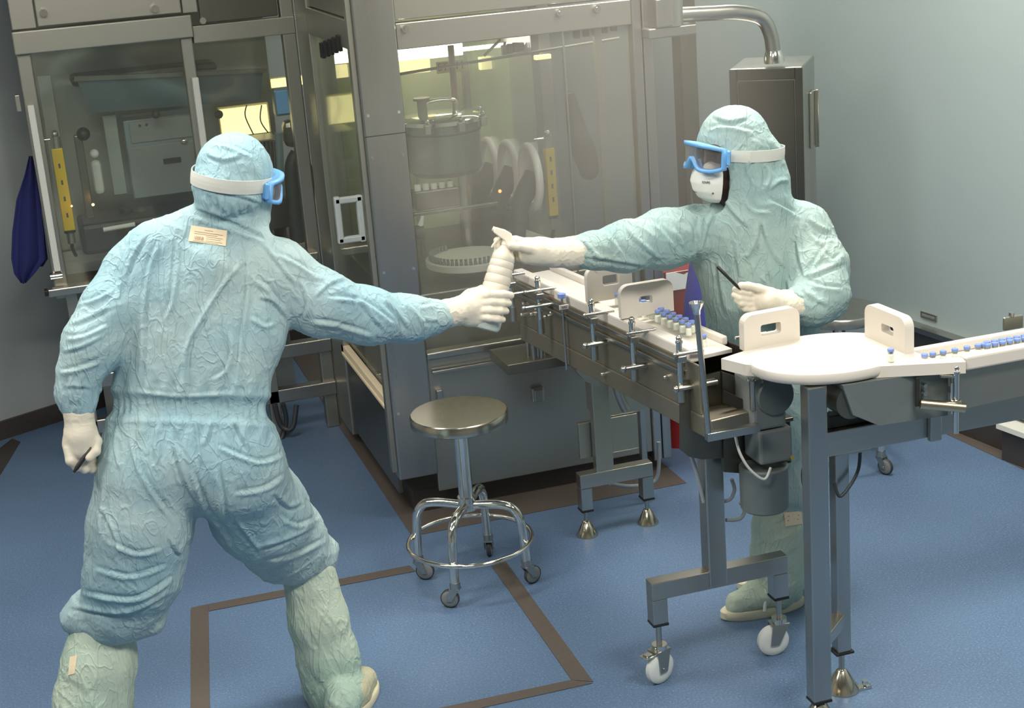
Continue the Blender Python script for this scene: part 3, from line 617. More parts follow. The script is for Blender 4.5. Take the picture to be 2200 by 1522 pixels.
# ------------------------------------------------------------------ stool
def caster(parent, c, r, wd, yaw, swivel_top, wheel_mat, name='caster', tread=None, brake=False):
    """c: wheel centre; the fork rises to swivel_top"""
    f = np.array([math.cos(yaw), math.sin(yaw), 0]); s_ = np.array([-f[1], f[0], 0]); up = np.array([0, 0, 1.]); c = np.array(c, float)
    wh = MB().lathe(c-s_*wd/2, [(0, 0), (r*.55, 0), (r*.8, wd*.04), (r*.97, wd*.22), (r, wd*.5), (r*.97, wd*.78), (r*.8, wd*.96), (r*.55, wd), (0, wd)], 36, axis=s_)
    o = wh.build('caster_wheel', wheel_mat, parent)
    if tread: MB().rings([[c + s_*hh + (f*math.cos(t)+up*math.sin(t))*rr for t in np.linspace(0, 2*PI, 36, endpoint=False)] for rr, hh in ((r*1.001, -wd*.36), (r*1.05, -wd*.28), (r*1.05, wd*.28), (r*1.001, wd*.36))], caps=False).build('tread', tread, o)
    top = np.array([swivel_top[0], swivel_top[1], swivel_top[2]], float); fk = MB()
    for sg in (-1, 1):
        a = c + s_*sg*(wd*.5+.003); q = [a-f*r*.28-up*r*.2, a+f*r*.28-up*r*.2, np.array([top[0], top[1], 0])+s_*sg*(wd*.5+.003)+f*r*.55+up*(top[2]-.004), np.array([top[0], top[1], 0])+s_*sg*(wd*.5+.003)-f*r*.5+up*(top[2]-.004)]
        fk.quadprism(q, s_*sg*.003)
    fk.box((-.55*r, -wd*.5-.006, top[2]-.006), (.6*r, wd*.5+.006, top[2]), .001, R=np.array([f, s_, up]).T, loc=(top[0], top[1], 0))
    fk.cyl(c-s_*(wd*.5+.008), c+s_*(wd*.5+.008), .005, n=12)
    fk.build('caster_fork', 'steel', parent)
    if brake:
        bx = MB().box((.55*r, -.018, -.012), (1.35*r, .018, -.006), .002, R=np.array([f, s_, up]).T, loc=top).box((.75*r, -.011, -.006), (1.2*r, .011, -.0005), .002, R=np.array([f, s_, up]).T, loc=top)
        bx.box((.50*r, -.012, -.03), (.75*r, .012, -.008), .002, R=np.array([f, s_, up]).T, loc=top)
        bx.build('brake_pedal', 'chrome', parent)

def stool(cx, cy, seat_z, name, label, ang0, detail=True):
    t = thing(name, label, 'stool', (cx, cy, 0)); c = np.array([cx, cy, 0.])
    MB().lathe((cx, cy, seat_z-.042), [(0, 0), (.165, 0), (.172, .004), (.173, .036), (.168, .042), (.15, .0425), (0, .043)], 64).build('seat', 'steel' if not detail else 'seat_steel', t)
    MB().cyl((cx, cy, .33), (cx, cy, seat_z-.042), .026, n=32).build('centre_post', 'chrome', t)
    MB().cyl((cx, cy, .285), (cx, cy, .335), .032, n=32).build('hub', 'chrome', t)
    Rr = .205; casters = []
    for k in range(4):
        a = ang0+k*PI/2; d = np.array([math.cos(a), math.sin(a), 0.])
        pts = [c+[0, 0, .30], c+d*.06+[0, 0, .305], c+d*.12+[0, 0, .307], c+d*.165+[0, 0, .297], c+d*.19+[0, 0, .262], c+d*.198+[0, 0, .21], c+d*.205+[0, 0, .09]]
        MB().tube(spline(pts, 6), .0165, n=20).build('leg', 'chrome', t)
        e = c+d*.205; MB().cyl(e+[0, 0, .075], e+[0, 0, .098], .019, n=20).build('leg_collar', 'steel', t)
        ya = [2.6, .35, 1.2, -.5][k] if detail else a
        f = np.array([math.cos(ya), math.sin(ya), 0]); caster(t, e+f*.022+[0, 0, .034], .032, .022, ya, e+[0, 0, .075], 'wheel_grey', tread='rubber')
    MB().tube([c+np.array([math.cos(t_)*.223, math.sin(t_)*.223, .165]) for t_ in np.linspace(0, 2*PI, 64, endpoint=False)], .0085, n=12, closed=True).build('foot_ring', 'chrome', t)
    return t
M['seat_steel'] = mat('worn_steel_seat', lin(196, 190, 176), .22, 1., var=.12, scale=5, rvar=.07, bump=.1, bscale=8)
stool(1.275, 5.08, .655, 'wheeled_stool', 'round stainless stool on four casters with a foot ring, between the two workers', math.radians(-123))
stool(2.99, 5.5, .66, 'wheeled_stool', 'second steel stool, mostly hidden beyond the elbow of the right worker', .4, False)

# ------------------------------------------------------------------ left (receiving) conveyor
ZT = 1.08
BA, BB = np.array([1.83, 3.98]), np.array([1.655, 5.28])
dv = (BB-BA)/np.linalg.norm(BB-BA); nv = np.array([dv[1], -dv[0]])      # nv points +x
def bp_(s, o, z): q = BA+dv*s+nv*o; return np.array([q[0], q[1], z])
LEN = np.linalg.norm(BB-BA)
def bbox(mb, s0, s1, o0, o1, z0, z1, bev=.002):
    R = np.array([[dv[0], nv[0], 0], [dv[1], nv[1], 0], [0, 0, 1]]); return mb.box((s0, o0, z0), (s1, o1, z1), bev, R=R, loc=(BA[0], BA[1], 0))
cv = thing('vial_conveyor', 'long steel vial conveyor with white guide rails running from the machine to the round tray', 'conveyor', (1.8, 4.6, 0))
bbox(MB(), .10, LEN, -.05, .055, ZT-.035, ZT-.022).build('belt', 'white_plastic', cv)
bbox(MB(), .10, LEN*.75, -.092, -.045, ZT-.04, ZT+.002, .006).build('guide_rail', 'white_plastic', cv)
bbox(MB(), LEN*.75, LEN, -.088, -.05, ZT-.03, ZT+.004, .006).build('guide_rail', 'white_plastic', cv)
bbox(MB(), .16, LEN, .056, .078, ZT-.03, ZT-.002, .005).build('guide_rail', 'white_plastic', cv)
bbox(MB(), .12, LEN, -.104, -.097, ZT-.052, ZT-.040).build('slide_bar', 'steel', cv)
bbox(MB(), .12, LEN, -.110, -.100, ZT-.078, ZT-.066).build('slide_bar', 'steel', cv)
bbox(MB(), .04, LEN, -.098, -.09, .90, ZT-.03, .002).build('side_plate', 'sheet_warm', cv)
bbox(MB(), .06, LEN, .08, .086, .92, ZT-.02, .002).build('side_plate', 'dark_sheet', cv)
bbox(MB(), -.02, LEN-.05, -.10, .08, .835, .899, .004).build('support_beam', 'sheet_warm', cv)
for s, o, z in ((1.10, -.10, .99), (1.03, -.10, .975), (1.14, -.10, .96), (1.2, -.10, .985), (.98, -.10, 1.0), (.62, -.104, .875), (.22, -.10, .97), (1.22, -.10, .94)):
    q = bp_(s, o, z); MB().cyl(q+np.array([-.006, 0, 0]), q+np.array([.005, 0, 0]), .007, n=12).sphere(q+np.array([-.008, 0, 0]), .006, 8).build('screw', 'chrome', cv)
def guide_post(px, py0, py1, s, off, bars):
    """upright pin with cross rods clamped on it"""
    q = bp_(s, off, 0); a = q.copy(); b = q.copy()
    # heights from the sight lines
    k = onX(px, py0, q[0]); k2 = onX(px, py1, q[0]); a[2] = .93; b[2] = ZT+.03
    MB().cyl(a, b, .009, n=16).cyl(b, b+[0, 0, .006], .011, n=16).sphere(b+[0, 0, .014], .0095, 12).build('guide_pin', 'chrome', cv)
    MB().cyl(a-[0, 0, .0], a+[0, 0, .05], .0125, n=16).build('pin_sleeve', 'steel', cv)
    for z, lo, hi, r in bars:
        MB().cyl((a[0]+lo, a[1]-.012, z), (a[0]+hi, a[1]-.012, z), r, n=14).sphere((a[0]+lo, a[1]-.012, z), r*1.4, 12).build('cross_rod', 'steel', cv)
    MB().box(a+[-.014, -.022, 1.055-.93], a+[.014, .01, 1.075-.93], .003).build('rod_clamp', 'steel', cv)
guide_post(1350, 670, 750, .62, -.135, ((ZT+.005, -.03, .07, .005), (.985, -.035, .10, .0075)))
guide_post(1418, 700, 790, .36, -.135, ((ZT+.005, -.02, .07, .005), (.975, -.04, .10, .0085)))
guide_post(1523, 740, 830, .10, -.125, ((ZT+.0, -.02, .07, .005), (.975, -.02, .11, .0075)))
guide_post(1240, 620, 690, 1.0, -.14, ((ZT+.005, -.05, .06, .005), (1.03, -.06, .04, .006)))
guide_post(1180, 600, 690, 1.2, -.15, ((ZT+.02, -.07, .05, .005), (1.03, -.05, .08, .006)))
for s, of in ((.62, .10), (.1, .12)):
    q = bp_(s, of, ZT-.03); MB().cyl(q, q+[0, 0, .07], .008, n=14).cyl(q+[0, 0, .07], q+[0, 0, .085], .012, n=16).build('far_guide_pin', 'chrome', cv)
    MB().cyl(q+[-.05, 0, .035], q+[.05, 0, .035], .005, n=12).build('cross_rod', 'steel', cv)
# drive column: sheet, gear and motor
sx = onY(1462, 800, 4.08)
dc = MB().quadprism([onY(x, y, 4.06) for x, y in ((1463, 822), (1463, 968), (1480, 982), (1510, 988), (1552, 985), (1548, 800))], (0, .012, 0)).build('drive_cover', 'dark_sheet', cv)
MB().quadprism([onY(x, y, 4.05) for x, y in ((1552, 800), (1556, 1015), (1600, 1018), (1645, 1006), (1640, 830))], (0, .02, 0)).build('back_cover', 'dark_sheet', cv)
MB().quadprism([onY(x, y, 4.0) for x, y in ((1556, 840), (1556, 866), (1600, 886), (1600, 860))], (0, .006, 0)).build('cover_slot', 'base', cv)
m0 = onY(1652, 840, 3.98)
MB().box((m0[0]-.075, 3.93, m0[2]-.10), (m0[0]+.03, 4.06, m0[2]+.055), .01).build('gear_housing', 'grey', cv)
MB().lathe((m0[0]-.005, 3.921, m0[2]), [(0, 0), (.055, 0), (.06, .01), (.06, .1), (0, .1)], 32, axis=(0, 1, 0)).build('gear_drum', 'grey_motor', cv)
mo = onY(1650, 950, 3.98)
MB().box((mo[0]-.05, 3.93, mo[2]-.05), (mo[0]+.055, 4.04, mo[2]+.055), .008).build('motor_box', 'grey', cv)
MB().box((mo[0]-.07, 3.98, mo[2]+.05), (mo[0]+.085, 4.08, mo[2]+.062), .002).build('mount_plate', 'dark_sheet', cv)
ml = onY(1645, 1050, 3.99)
MB().lathe((ml[0], 4.0, ml[2]-.065), [(0, 0), (.066, 0), (.072, .006), (.073, .135), (.068, .14), (0, .14)], 48).build('motor', 'grey_motor', cv)
MB().box((mo[0]+.062, 4.0, mo[2]-.09), (mo[0]+.085, 4.05, mo[2]+.05), .004).build('junction_block', 'dark', cv)
for x, y, l in ((1617, 818, .09), (1637, 818, .1), (1655, 815, .07)):
    q = onY(x, y, 3.94); MB().cyl(q-[0, 0, l], q, .010, n=16).cyl(q, q+[0, 0, .006], .006).build('tie_rod', 'steel', cv)
MB().sphere(onY(1608, 816, 3.93), .006, 12).build('rod_cap', 'chrome', cv)
MB().cyl(onY(1690, 985, 3.95), onY(1702, 983, 3.93), .008).build('cable_gland', 'yellow_brass', cv)
# sensor rod with cup and its horizontal carrier
q0, q1 = onY(1521, 938, 3.86), onY(1611, 918, 3.93)
MB().box((q0[0], 3.86, q0[2]-.018), (q1[0], 3.885, q0[2]+.006), .002).build('rod_carrier', 'steel', cv)
ra, rb = onY(1522, 932, 3.87), onY(1497, 668, 3.87); 
sr = MB().cyl(ra, rb, .0085, n=16).build('sensor_rod', 'steel', cv)
up_ = np.array([0, 0, 1.]); MB().lathe(rb-[0, 0, .01], [(0, 0), (.010, 0), (.011, .012), (.019, .028), (.021, .034), (.015, .034), (.008, .022), (0, .022)], 24).build('sensor_cup', 'chrome', cv)
# foot frame on casters
fz = .315
MB().box((1.775, 4.10, fz-.02), (1.835, 4.16, .86), .004).build('post', 'steel', cv)
MB().box((1.585, 4.105, fz-.028), (2.045, 4.155, fz+.03), .003).build('foot_beam', 'steel_h', cv)
for x in (1.585, 1.995):
    MB().box((x, 4.105, .205), (x+.05, 4.155, fz-.0281), .003).build('foot_leg', 'steel', cv)
    MB().box((x-.001, 4.104, .197), (x+.051, 4.156, .205), .002).build('end_cap', 'black', cv)
    MB().cyl((x+.025, 4.13, .127), (x+.025, 4.13, .197), .009, n=16).build('stem', 'steel', cv)
    MB().cyl((x+.025, 4.13, .112), (x+.025, 4.13, .127), .024, n=24).build('swivel', 'chrome', cv)
caster(cv, (1.603, 4.12, .052), .052, .032, PI+.35, (1.61, 4.13, .112), 'nylon', brake=True)
caster(cv, (1.997, 4.13, .052), .052, .032, PI-.1, (2.02, 4.13, .112), 'nylon')
# cables
for nm, pts, r, m in (('cable', [(1580, 938), (1590, 975), (1612, 1010), (1642, 1030), (1656, 1005)], .004, 'strap'),
                      ('cable', [(1485, 980), (1495, 1010), (1505, 1050), (1512, 1080)], .006, 'cable'),
                      ('cable', [(1560, 1118), (1590, 1115), (1600, 1095), (1590, 1080)], .006, 'cable'),
                      ('cable', [(1555, 1078), (1570, 1072), (1578, 1052), (1572, 1030)], .006, 'cable')):
    Yc = 3.9 if m == 'strap' else 4.12
    MB().tube(spline([onY(x, y, Yc) for x, y in pts], 8), r, n=10).build(nm, m, cv)
# white lifting handles over the left conveyor
def handle(name, label, pa, pb, z0, h, th, group, hole=(.36, .7, .45, .72)):
    """upright white plate with rounded top corners and a hand hole, from pa to pb on plan"""
    pa = np.array([*pa, z0]); pb = np.array([*pb, z0]); d = pb-pa; W_ = np.linalg.norm(d); d /= W_; n_ = np.array([-d[1], d[0], 0])
    r = min(.03, h*.35); out = [(0, 0), (W_, 0)]
    out += [(W_-r+r*math.cos(a), h-r+r*math.sin(a)) for a in np.linspace(0, PI/2, 8)] + [(r+r*math.cos(a), h-r+r*math.sin(a)) for a in np.linspace(PI/2, PI, 8)]
    bm = bmesh.new(); hx0, hx1, hz0, hz1 = hole[0]*W_, hole[1]*W_, hole[2]*h, hole[3]*h; rr = .007
    inn = []
    for cx_, cz_, a0 in ((hx1-rr, hz1-rr, 0), (hx0+rr, hz1-rr, PI/2), (hx0+rr, hz0+rr, PI), (hx1-rr, hz0+rr, 1.5*PI)): inn += [(cx_+rr*math.cos(a), cz_+rr*math.sin(a)) for a in np.linspace(a0, a0+PI/2, 5)]
    ev = []
    for loop in (out, inn):
        vs = [bm.verts.new(tuple(pa+d*x+np.array([0, 0, z])-n_*th/2)) for x, z in loop]; ev += [bm.edges.new((vs[i], vs[(i+1) % len(vs)])) for i in range(len(vs))]
    bmesh.ops.triangle_fill(bm, use_beauty=True, edges=ev)
    # drop triangles inside the hole
    for f in list(bm.faces):
        c_ = np.array(f.calc_center_median())-pa; x, z = c_@d, c_[2]
        if hx0+.001 < x < hx1-.001 and hz0+.001 < z < hz1-.001 and all(any(abs((np.array(v.co)-pa)@d-ix)+abs(v.co.z-z0-iz) < 1e-4 for ix, iz in inn) for v in f.verts): bm.faces.remove(f)
    ex = bmesh.ops.extrude_face_region(bm, geom=bm.faces[:]); 
    for v in [g for g in ex['geom'] if isinstance(g, bmesh.types.BMVert)]: v.co += Vector(tuple(n_*th))
    bmesh.ops.recalc_face_normals(bm, faces=bm.faces[:]); me = bpy.data.meshes.new(name); bm.to_mesh(me); bm.free()
    me.materials.append(M['white_plastic']); o = bpy.data.objects.new(name, me); COL.objects.link(o)
    bv = o.modifiers.new('soft', 'BEVEL'); bv.width = .0035; bv.segments = 3; bv.limit_method = 'ANGLE'; bv.angle_limit = .9
    return o
h1 = tag(handle('conveyor_handle', '', (1.640, 4.70), (1.80, 4.70), ZT+.006, .115, .022, ''), 'farther of two white plastic grips standing on the conveyor', 'handle', 'white grips on the left conveyor')
h2 = tag(handle('conveyor_handle', '', (1.668, 4.47), (1.846, 4.47), ZT+.006, .105, .024, '', hole=(.35, .6, .35, .6)), 'nearer of two white plastic grips standing on the conveyor', 'handle', 'white grips on the left conveyor')

# ------------------------------------------------------------------ round white tray at the corner
TC = np.array([2.055, 3.845]); TRX, TRY = .235, .185
def tray_outline(k=64):
    P_ = []
    for t_ in np.linspace(0, 2*PI, k, endpoint=False):
        P_.append((TC[0]+TRX*math.cos(t_), TC[1]+TRY*math.sin(t_)))
    return P_
tr = thing('corner_tray', 'large round white plastic tray with two upright grips at the corner of the conveyors', 'tray', (TC[0], TC[1], ZT-.03))
ol = tray_outline()
R = [[(TC[0]+(x-TC[0])*k, TC[1]+(y-TC[1])*k, z) for x, y in ol] for k, z in ((.955, ZT-.032), (.985, ZT-.028), (1., ZT-.018), (1., ZT-.004), (.99, ZT), (.95, ZT+.001))]
MB().rings(R).build('disc', 'white_plastic', tr)
ta, tb = onz(1560, 770, ZT-.004), onz(1600, 738, ZT-.004)
MB().quadprism([(1.775, 3.955, ZT-.034), (1.90, 4.00, ZT-.034), (1.93, 3.90, ZT-.034), (1.862, 3.82, ZT-.034), (1.81, 3.87, ZT-.034)], (0, 0, .033)).build('inlet_tab', 'white_plastic', tr)
MB().quadprism([(2.10, 3.675, ZT-.034), (2.335, 3.585, ZT-.034), (2.345, 3.615, ZT-.034), (2.345, 3.632, ZT-.034), (2.275, 3.645, ZT-.034), (2.262, 3.77, ZT-.034), (2.20, 3.80, ZT-.034)], (0, 0, .033)).build('outlet_tab', 'white_plastic', tr)
g1 = handle('grip', '', (1.862, 4.0), (2.045, 4.01), ZT-.003, .105, .03, '', hole=(.30, .66, .35, .66)); g1.parent = tr; g1.data.transform(Matrix.Translation(-Vector(tr.location)))
g2 = handle('grip', '', (2.235, 3.93), (2.245, 3.725), ZT-.003, .105, .03, '', hole=(.42, .72, .38, .62)); g2.parent = tr; g2.data.transform(Matrix.Translation(-Vector(tr.location)))

# ------------------------------------------------------------------ right conveyor
rc = thing('accumulation_conveyor', 'steel conveyor on tube legs running off to the right edge past the round tray', 'conveyor', (2.5, 3.75, 0))
MB().box((2.275, 3.647, ZT-.036), (3.3, 3.74, ZT-.026), .002).build('belt', 'white_plastic', rc)
MB().box((2.346, 3.60, ZT-.034), (3.3, 3.638, ZT+.006), .006).build('guide_rail', 'white_plastic', rc)
MB().box((2.20, 3.742, ZT-.03), (3.3, 3.77, ZT-.0), .005).build('guide_rail', 'white_plastic', rc)
MB().quadprism([(2.315, 3.625, ZT-.035), (3.3, 3.625, ZT-.035), (3.3, 3.625, .955), (2.315, 3.625, .925)], (0, .004, 0)).build('side_plate', 'sheet', rc)
MB().box((2.10, 3.80, .93), (3.3, 3.804, ZT-.03)).build('side_plate', 'sheet', rc)
MB().quadprism([(2.0, 3.66, 1.045), (2.315, 3.64, 1.045), (2.315, 3.64, .91), (2.11, 3.66, .91), (2.03, 3.66, .955)], (0, .10, 0)).build('end_housing', 'grey_motor', rc)
MB().cyl((2.035, 3.67, .99), (2.035, 3.76, .99), .05, n=40).build('end_roller', 'dark_sheet', rc)
MB().box((2.21, 3.632, .955), (2.222, 3.64, 1.04), .002).build('housing_seam', 'dark', rc)
for z in (.99, 1.012): MB().cyl((2.238, 3.63, z), (2.238, 3.642, z), .006, n=14).build('screw', 'chrome', rc)
MB().box((1.975, 3.72, .818), (3.3, 3.79, .892), .004).build('support_beam', 'steel_h', rc)
MB().box((2.298, 3.700, .812), (2.335, 3.7195, 1.0), .003).build('beam_upright', 'steel', rc)
MB().box((2.0, 3.74, .893), (2.3, 3.78, .93), .003).build('packing_block', 'dark', rc)
# legs
LA, LB = (1.938, 3.712), (2.085, 3.845)
MB().box((LA[0]-.029, LA[1]-.025, .075), (LA[0]+.029, LA[1]+.025, ZT-.036), .004).build('leg', 'steel', rc)
MB().box((LB[0]-.022, LB[1]-.022, .135), (LB[0]+.022, LB[1]+.022, .9), .004).build('leg', 'steel', rc)
for l_ in (LA, LB):
    MB().box((l_[0]-.03, l_[1]-.026, .128 if l_ is LB else .068), (l_[0]+.03, l_[1]+.026, .136 if l_ is LB else .076), .002).build('end_cap', 'black', rc)
    MB().cyl((l_[0], l_[1], .055), (l_[0], l_[1], .13 if l_ is LB else .07), .009, n=16).build('stem', 'steel', rc)
    MB().lathe((l_[0], l_[1], 0), [(0, 0), (.052, 0), (.052, .006), (.016, .066), (.010, .07), (0, .07)], 40).build('levelling_foot', 'foot_steel', rc)
p = np.array([LB[0]+.062, LB[1]-.02, 0]); MB().box(p+[-.03, -.014, 0], p+[.022, .014, .008], .002).cyl(p+[.005, 0, .008], p+[.005, 0, .024], .009, n=6).build('anchor_lug', 'chrome', rc)
dl = np.array([LB[0]-LA[0], LB[1]-LA[1], 0]); L_ = np.linalg.norm(dl); dl /= L_; nl = np.array([-dl[1], dl[0], 0])
MB().box((0.02, -.02, .225), (L_-.02, .02, .265), .003, R=np.array([dl, nl, [0, 0, 1]]).T, loc=(LA[0], LA[1], 0)).build('cross_bar', 'steel_h', rc)
MB().box((LB[0]-.05, 3.76, .795), (LB[0]+.06, 3.86, .83), .003).build('leg_bracket', 'sheet', rc)
MB().tube(spline([(2.13, 3.80, .80), (2.12, 3.80, .72), (2.06, 3.79, .66), (2.045, 3.80, .70)], 8), .005).build('cable', 'cable_dark', rc)
q = onY(1725, 1000, 3.9); MB().tube(spline([onY(1740, 985, 3.85), onY(1726, 1010, 3.85), onY(1728, 1045, 3.85), onY(1742, 1065, 3.85)], 8), .006).build('cable', 'cable_dark', rc)
# guide clamp
q = onY(2055, 770, 3.60); X_ = q[0]
MB().cyl((X_, 3.6, .87), (X_, 3.6, 1.045), .0085, n=16).cyl((X_, 3.6, 1.045), (X_, 3.6, 1.052), .012, n=16).sphere((X_, 3.6, 1.06), .010, 12).build('guide_pin', 'chrome', rc)
MB().cyl((X_-.014, 3.6, .93), (X_-.014, 3.6, 1.02), .004, n=12).build('thin_pin', 'chrome', rc)
MB().cyl((X_-.10, 3.62, .968), (X_+.012, 3.575, .950), .0135, n=20).build('clamp_rod', 'steel_warm', rc)
MB().cyl((X_-.05, 3.6, ZT-.035), (X_, 3.6, ZT-.045), .0045, n=12).build('cross_rod', 'steel', rc)
MB().box((X_-.02, 3.59, .94), (X_+.012, 3.612, .97), .004).build('clamp_block', 'chrome', rc)
# small plate with knob beyond the belt
p0, p1 = onY(2158, 684, 3.85), onY(2198, 722, 3.85)
t = thing('sensor_plate', 'small pale square plate with a knob beyond the vials at the right edge', 'sensor bracket', (p0[0], 3.85, ZT))
MB().box((p0[0], 3.85, ZT-.03), (p1[0], 3.86, p0[2]), .003).build('plate', 'sheet', t)
MB().cyl(((p0[0]+p1[0])/2-.005, 3.855, p0[2]), ((p0[0]+p1[0])/2-.005, 3.855, p0[2]+.012), .008).build('knob', 'steel', t)

# ------------------------------------------------------------------ receiving stand by the machine (cone feet)
rs = thing('receiver_stand', 'steel stand with hanging cabinet on two conical feet in front of the glazed machine', 'stand', (1.9, 5.28, 0))
MB().box((1.835, 5.26, .225), (1.905, 5.30, .85), .004).build('post', 'sheet', rs)
MB().box((1.765, 5.255, .20), (2.06, 5.305, .255), .003).build('foot_beam', 'steel_h', rs)
for x in (1.765, 2.015):
    MB().box((x, 5.255, .11), (x+.045, 5.305, .1995), .003).build('foot_leg', 'steel', rs)
    MB().box((x-.001, 5.254, .103), (x+.046, 5.306, .11), .001).build('end_cap', 'black', rs)
    MB().cyl((x+.022, 5.28, .055), (x+.022, 5.28, .105), .008, n=16).build('stem', 'steel', rs)
    MB().lathe((x+.022, 5.28, 0), [(0, 0), (.042, 0), (.042, .005), (.014, .058), (.009, .062), (0, .062)], 36).build('levelling_foot', 'foot_steel', rs)
c0, c1 = onY(1285, 800, 5.3), onY(1400, 885, 5.3)
MB().box((c0[0], 5.32, c1[2]), (c1[0], 5.46, .84), .006).build('control_cabinet', 'sheet', rs)
MB().box((1.79, 5.31, .3), (2.03, 5.33, c1[2]), .004).build('lower_plate', 'sheet', rs)
MB().quadprism([onY(x, y, 5.24) for x, y in ((1232, 700), (1240, 800), (1258, 820), (1300, 838), (1300, 740))], (0, .08, 0)).build('curved_guard', 'sheet', rs)
MB().tube(spline([onY(1315, 800, 5.2), onY(1335, 860, 5.2), onY(1345, 880, 5.2)], 5), .018).build('duct', 'steel', rs)
MB().box((2.10, 5.47, .04), (2.125, 5.50, .84), .003).build('thin_post', 'steel', rs)
MB().tube(spline([onY(1310, 1040, 5.45), onY(1360, 1045, 5.45), onY(1410, 1030, 5.45), onY(1415, 950, 5.45)], 6), .008).build('cable', 'cable', rs)
# starwheel pins bunch under the bottle
t = thing('star_feeder', 'cluster of upright steel pins and pink tubes beneath the held spray bottle', 'feeder', (1.68, 5.55, .65))
random.seed(9)
for k in range(14):
    q = onY(1130+k*9+random.random()*5, 720, 5.5+random.random()*.15); h = .15+random.random()*.2; MB().cyl((q[0], q[1], .66), (q[0], q[1], .66+h), .009, n=12).build('pin', 'steel', t)
MB().box((1.58, 5.48, .62), (1.95, 5.72, .66), .004).build('pin_plate', 'dark_sheet', t)
for x, y in ((1185, 605), (1200, 640)): q = onY(x, y, 5.45); MB().cyl(q-[.05, 0, 0], q+[.05, 0, .005], .014, n=16).build('pink_tube', 'pink', t)
fl = thing('warning_flag', 'thin rod with a small red and white tag and blue cap beside the conveyor', 'tag', onX(1208, 690, 1.55))
a, b = onX(1207, 640, 1.60), onX(1224, 800, 1.60); b[1] = a[1]; MB().cyl(b, a, .004, n=10).build('rod', 'steel', fl)
MB().cyl(a, a+[0, 0, .014], .014, n=16).build('cap', 'cap_blue', fl)
q = onX(1210, 660, 1.60); pl_ = MB().box(q+[-.015, -.004, -.008], q+[.02, 0, .008], .001).build('tag_plate', 'mask', fl)
text_mesh('NO', .012, q+np.array([.002, -.0048, 0]), (1, 0, 0), (0, 0, 1), 'red', pl_)

# ------------------------------------------------------------------ vials
V0 = None
def vial(x, y, z, label, group):
    global V0
    if V0 is None:
        t = thing('vial', label, 'vial', (x, y, z), group)
        MB().lathe((x, y, z), [(0, 0), (.0092, 0), (.0095, .001), (.0095, .017), (.009, .020), (.006, .023), (.006, .026), (0, .026)], 20).build('glass_body', 'vial_glass', t)
        MB().lathe((x, y, z+.0245), [(0, 0), (.0085, 0), (.0085, .005), (0, .005)], 20).build('crimp_collar', 'sheet', t)
        MB().lathe((x, y, z+.0292), [(0, 0), (.0092, 0), (.0094, .0065), (.0088, .0075), (0, .0075)], 20).build('blue_cap', 'cap_blue', t)
        V0 = t; return t
    t = dup(V0, (x-V0.location.x, y-V0.location.y, z-V0.location.z), label); t['group'] = group; return t
G1 = 'blue-capped vials on the right conveyor'
ordn = ['nearest the tray grip', 'second from the tray grip', 'third from the tray grip', 'fourth from the tray grip', 'fifth from the tray grip', 'sixth from the tray grip', 'seventh, just before the dense row']
for i, (x, y) in enumerate(((1972, 757), (1990, 754), (2014, 751), (2040, 747), (2063, 741), (2087, 737), (2100, 735))):
    p = onz(x, y+6, ZT-.002); vial(p[0], 3.672, ZT-.026, 'blue-capped glass vial on the right conveyor, %s' % ordn[i], G1)
for i in range(18):
    p = onz(2114+i*8, 745-i*1.4, ZT-.002); vial(p[0], 3.662+(.021 if i % 2 else 0), ZT-.026, 'blue-capped vial in the dense row at the right edge of the conveyor', G1)
p = onz(1917, 776, ZT+.001); vial(p[0]-.005, p[1], ZT+.001, 'single blue-capped vial standing on the round tray before its right grip', 'vial on the tray')
G2 = 'blue-capped vials on the left conveyor'
for i in range(26):
    s = .27+i*.0185; q = bp_(s, .012*(1 if i % 2 else -1)+.022, ZT-.022); vial(q[0], q[1], ZT-.012, 'blue-capped vial in the double row on the left conveyor', G2)
q = bp_(.17, .0, ZT-.022); vial(q[0], q[1], ZT-.022, 'lone blue-capped vial at the end of the left conveyor near the tray', G2)
# vials round the rotary table (seen very small)
for i in range(34):
    a = PI*.62+i*(2*PI/52); p = (TT[0]+.158*math.cos(a), TT[1]+.158*math.sin(a), TT[2]+.003)
    q = tag(MB().lathe(p, [(0, 0), (.007, 0), (.007, .012), (.005, .015), (.005, .018), (.0065, .019), (.0065, .024), (0, .024)], 12).build('vial', 'vial_dark'), 'small vial on the rim of the rotary table behind the glass', 'vial', 'vials around the rotary table')
# ------------------------------------------------------------------ implicit-surface modelling for bodies, clothes and hands
import openvdb as vdb
from mathutils.bvhtree import BVHTree
def _hash(i, j, k, seed):
    n = (i*73856093) ^ (j*19349663) ^ (k*83492791) ^ (seed*2654435761 & 0x7fffffff)
    n = (n ^ (n >> 13))*1274126177 & 0x7fffffff; n = n ^ (n >> 16); return (n & 0xffff)/32768.-1.
def vnoise(p, seed=1):
    """smooth value noise in -1..1 for an (n,3) array"""
    i = np.floor(p).astype(np.int64); f = p-i; u = f*f*f*(f*(f*6-15)+10); r = 0
    for dx in (0, 1):
        for dy in (0, 1):
            for dz in (0, 1):
                w_ = (u[:, 0] if dx else 1-u[:, 0])*(u[:, 1] if dy else 1-u[:, 1])*(u[:, 2] if dz else 1-u[:, 2])
                r = r + w_*_hash(i[:, 0]+dx, i[:, 1]+dy, i[:, 2]+dz, seed)
    return r
def ridged(p, seed, octs=3):
    r = 0; a = 1.; tot = 0
    for o in range(octs):
        n = 1-np.abs(vnoise(p*(1.9**o)+17.3*o, seed+o))*1.9; r = r+a*np.clip(n, -1, 1)**3 if False else r+a*n*np.abs(n); tot += a; a *= .5
    return r/tot
def crease(p, seed, w_=.12):
    return np.exp(-(vnoise(p, seed)/w_)**2)-.15
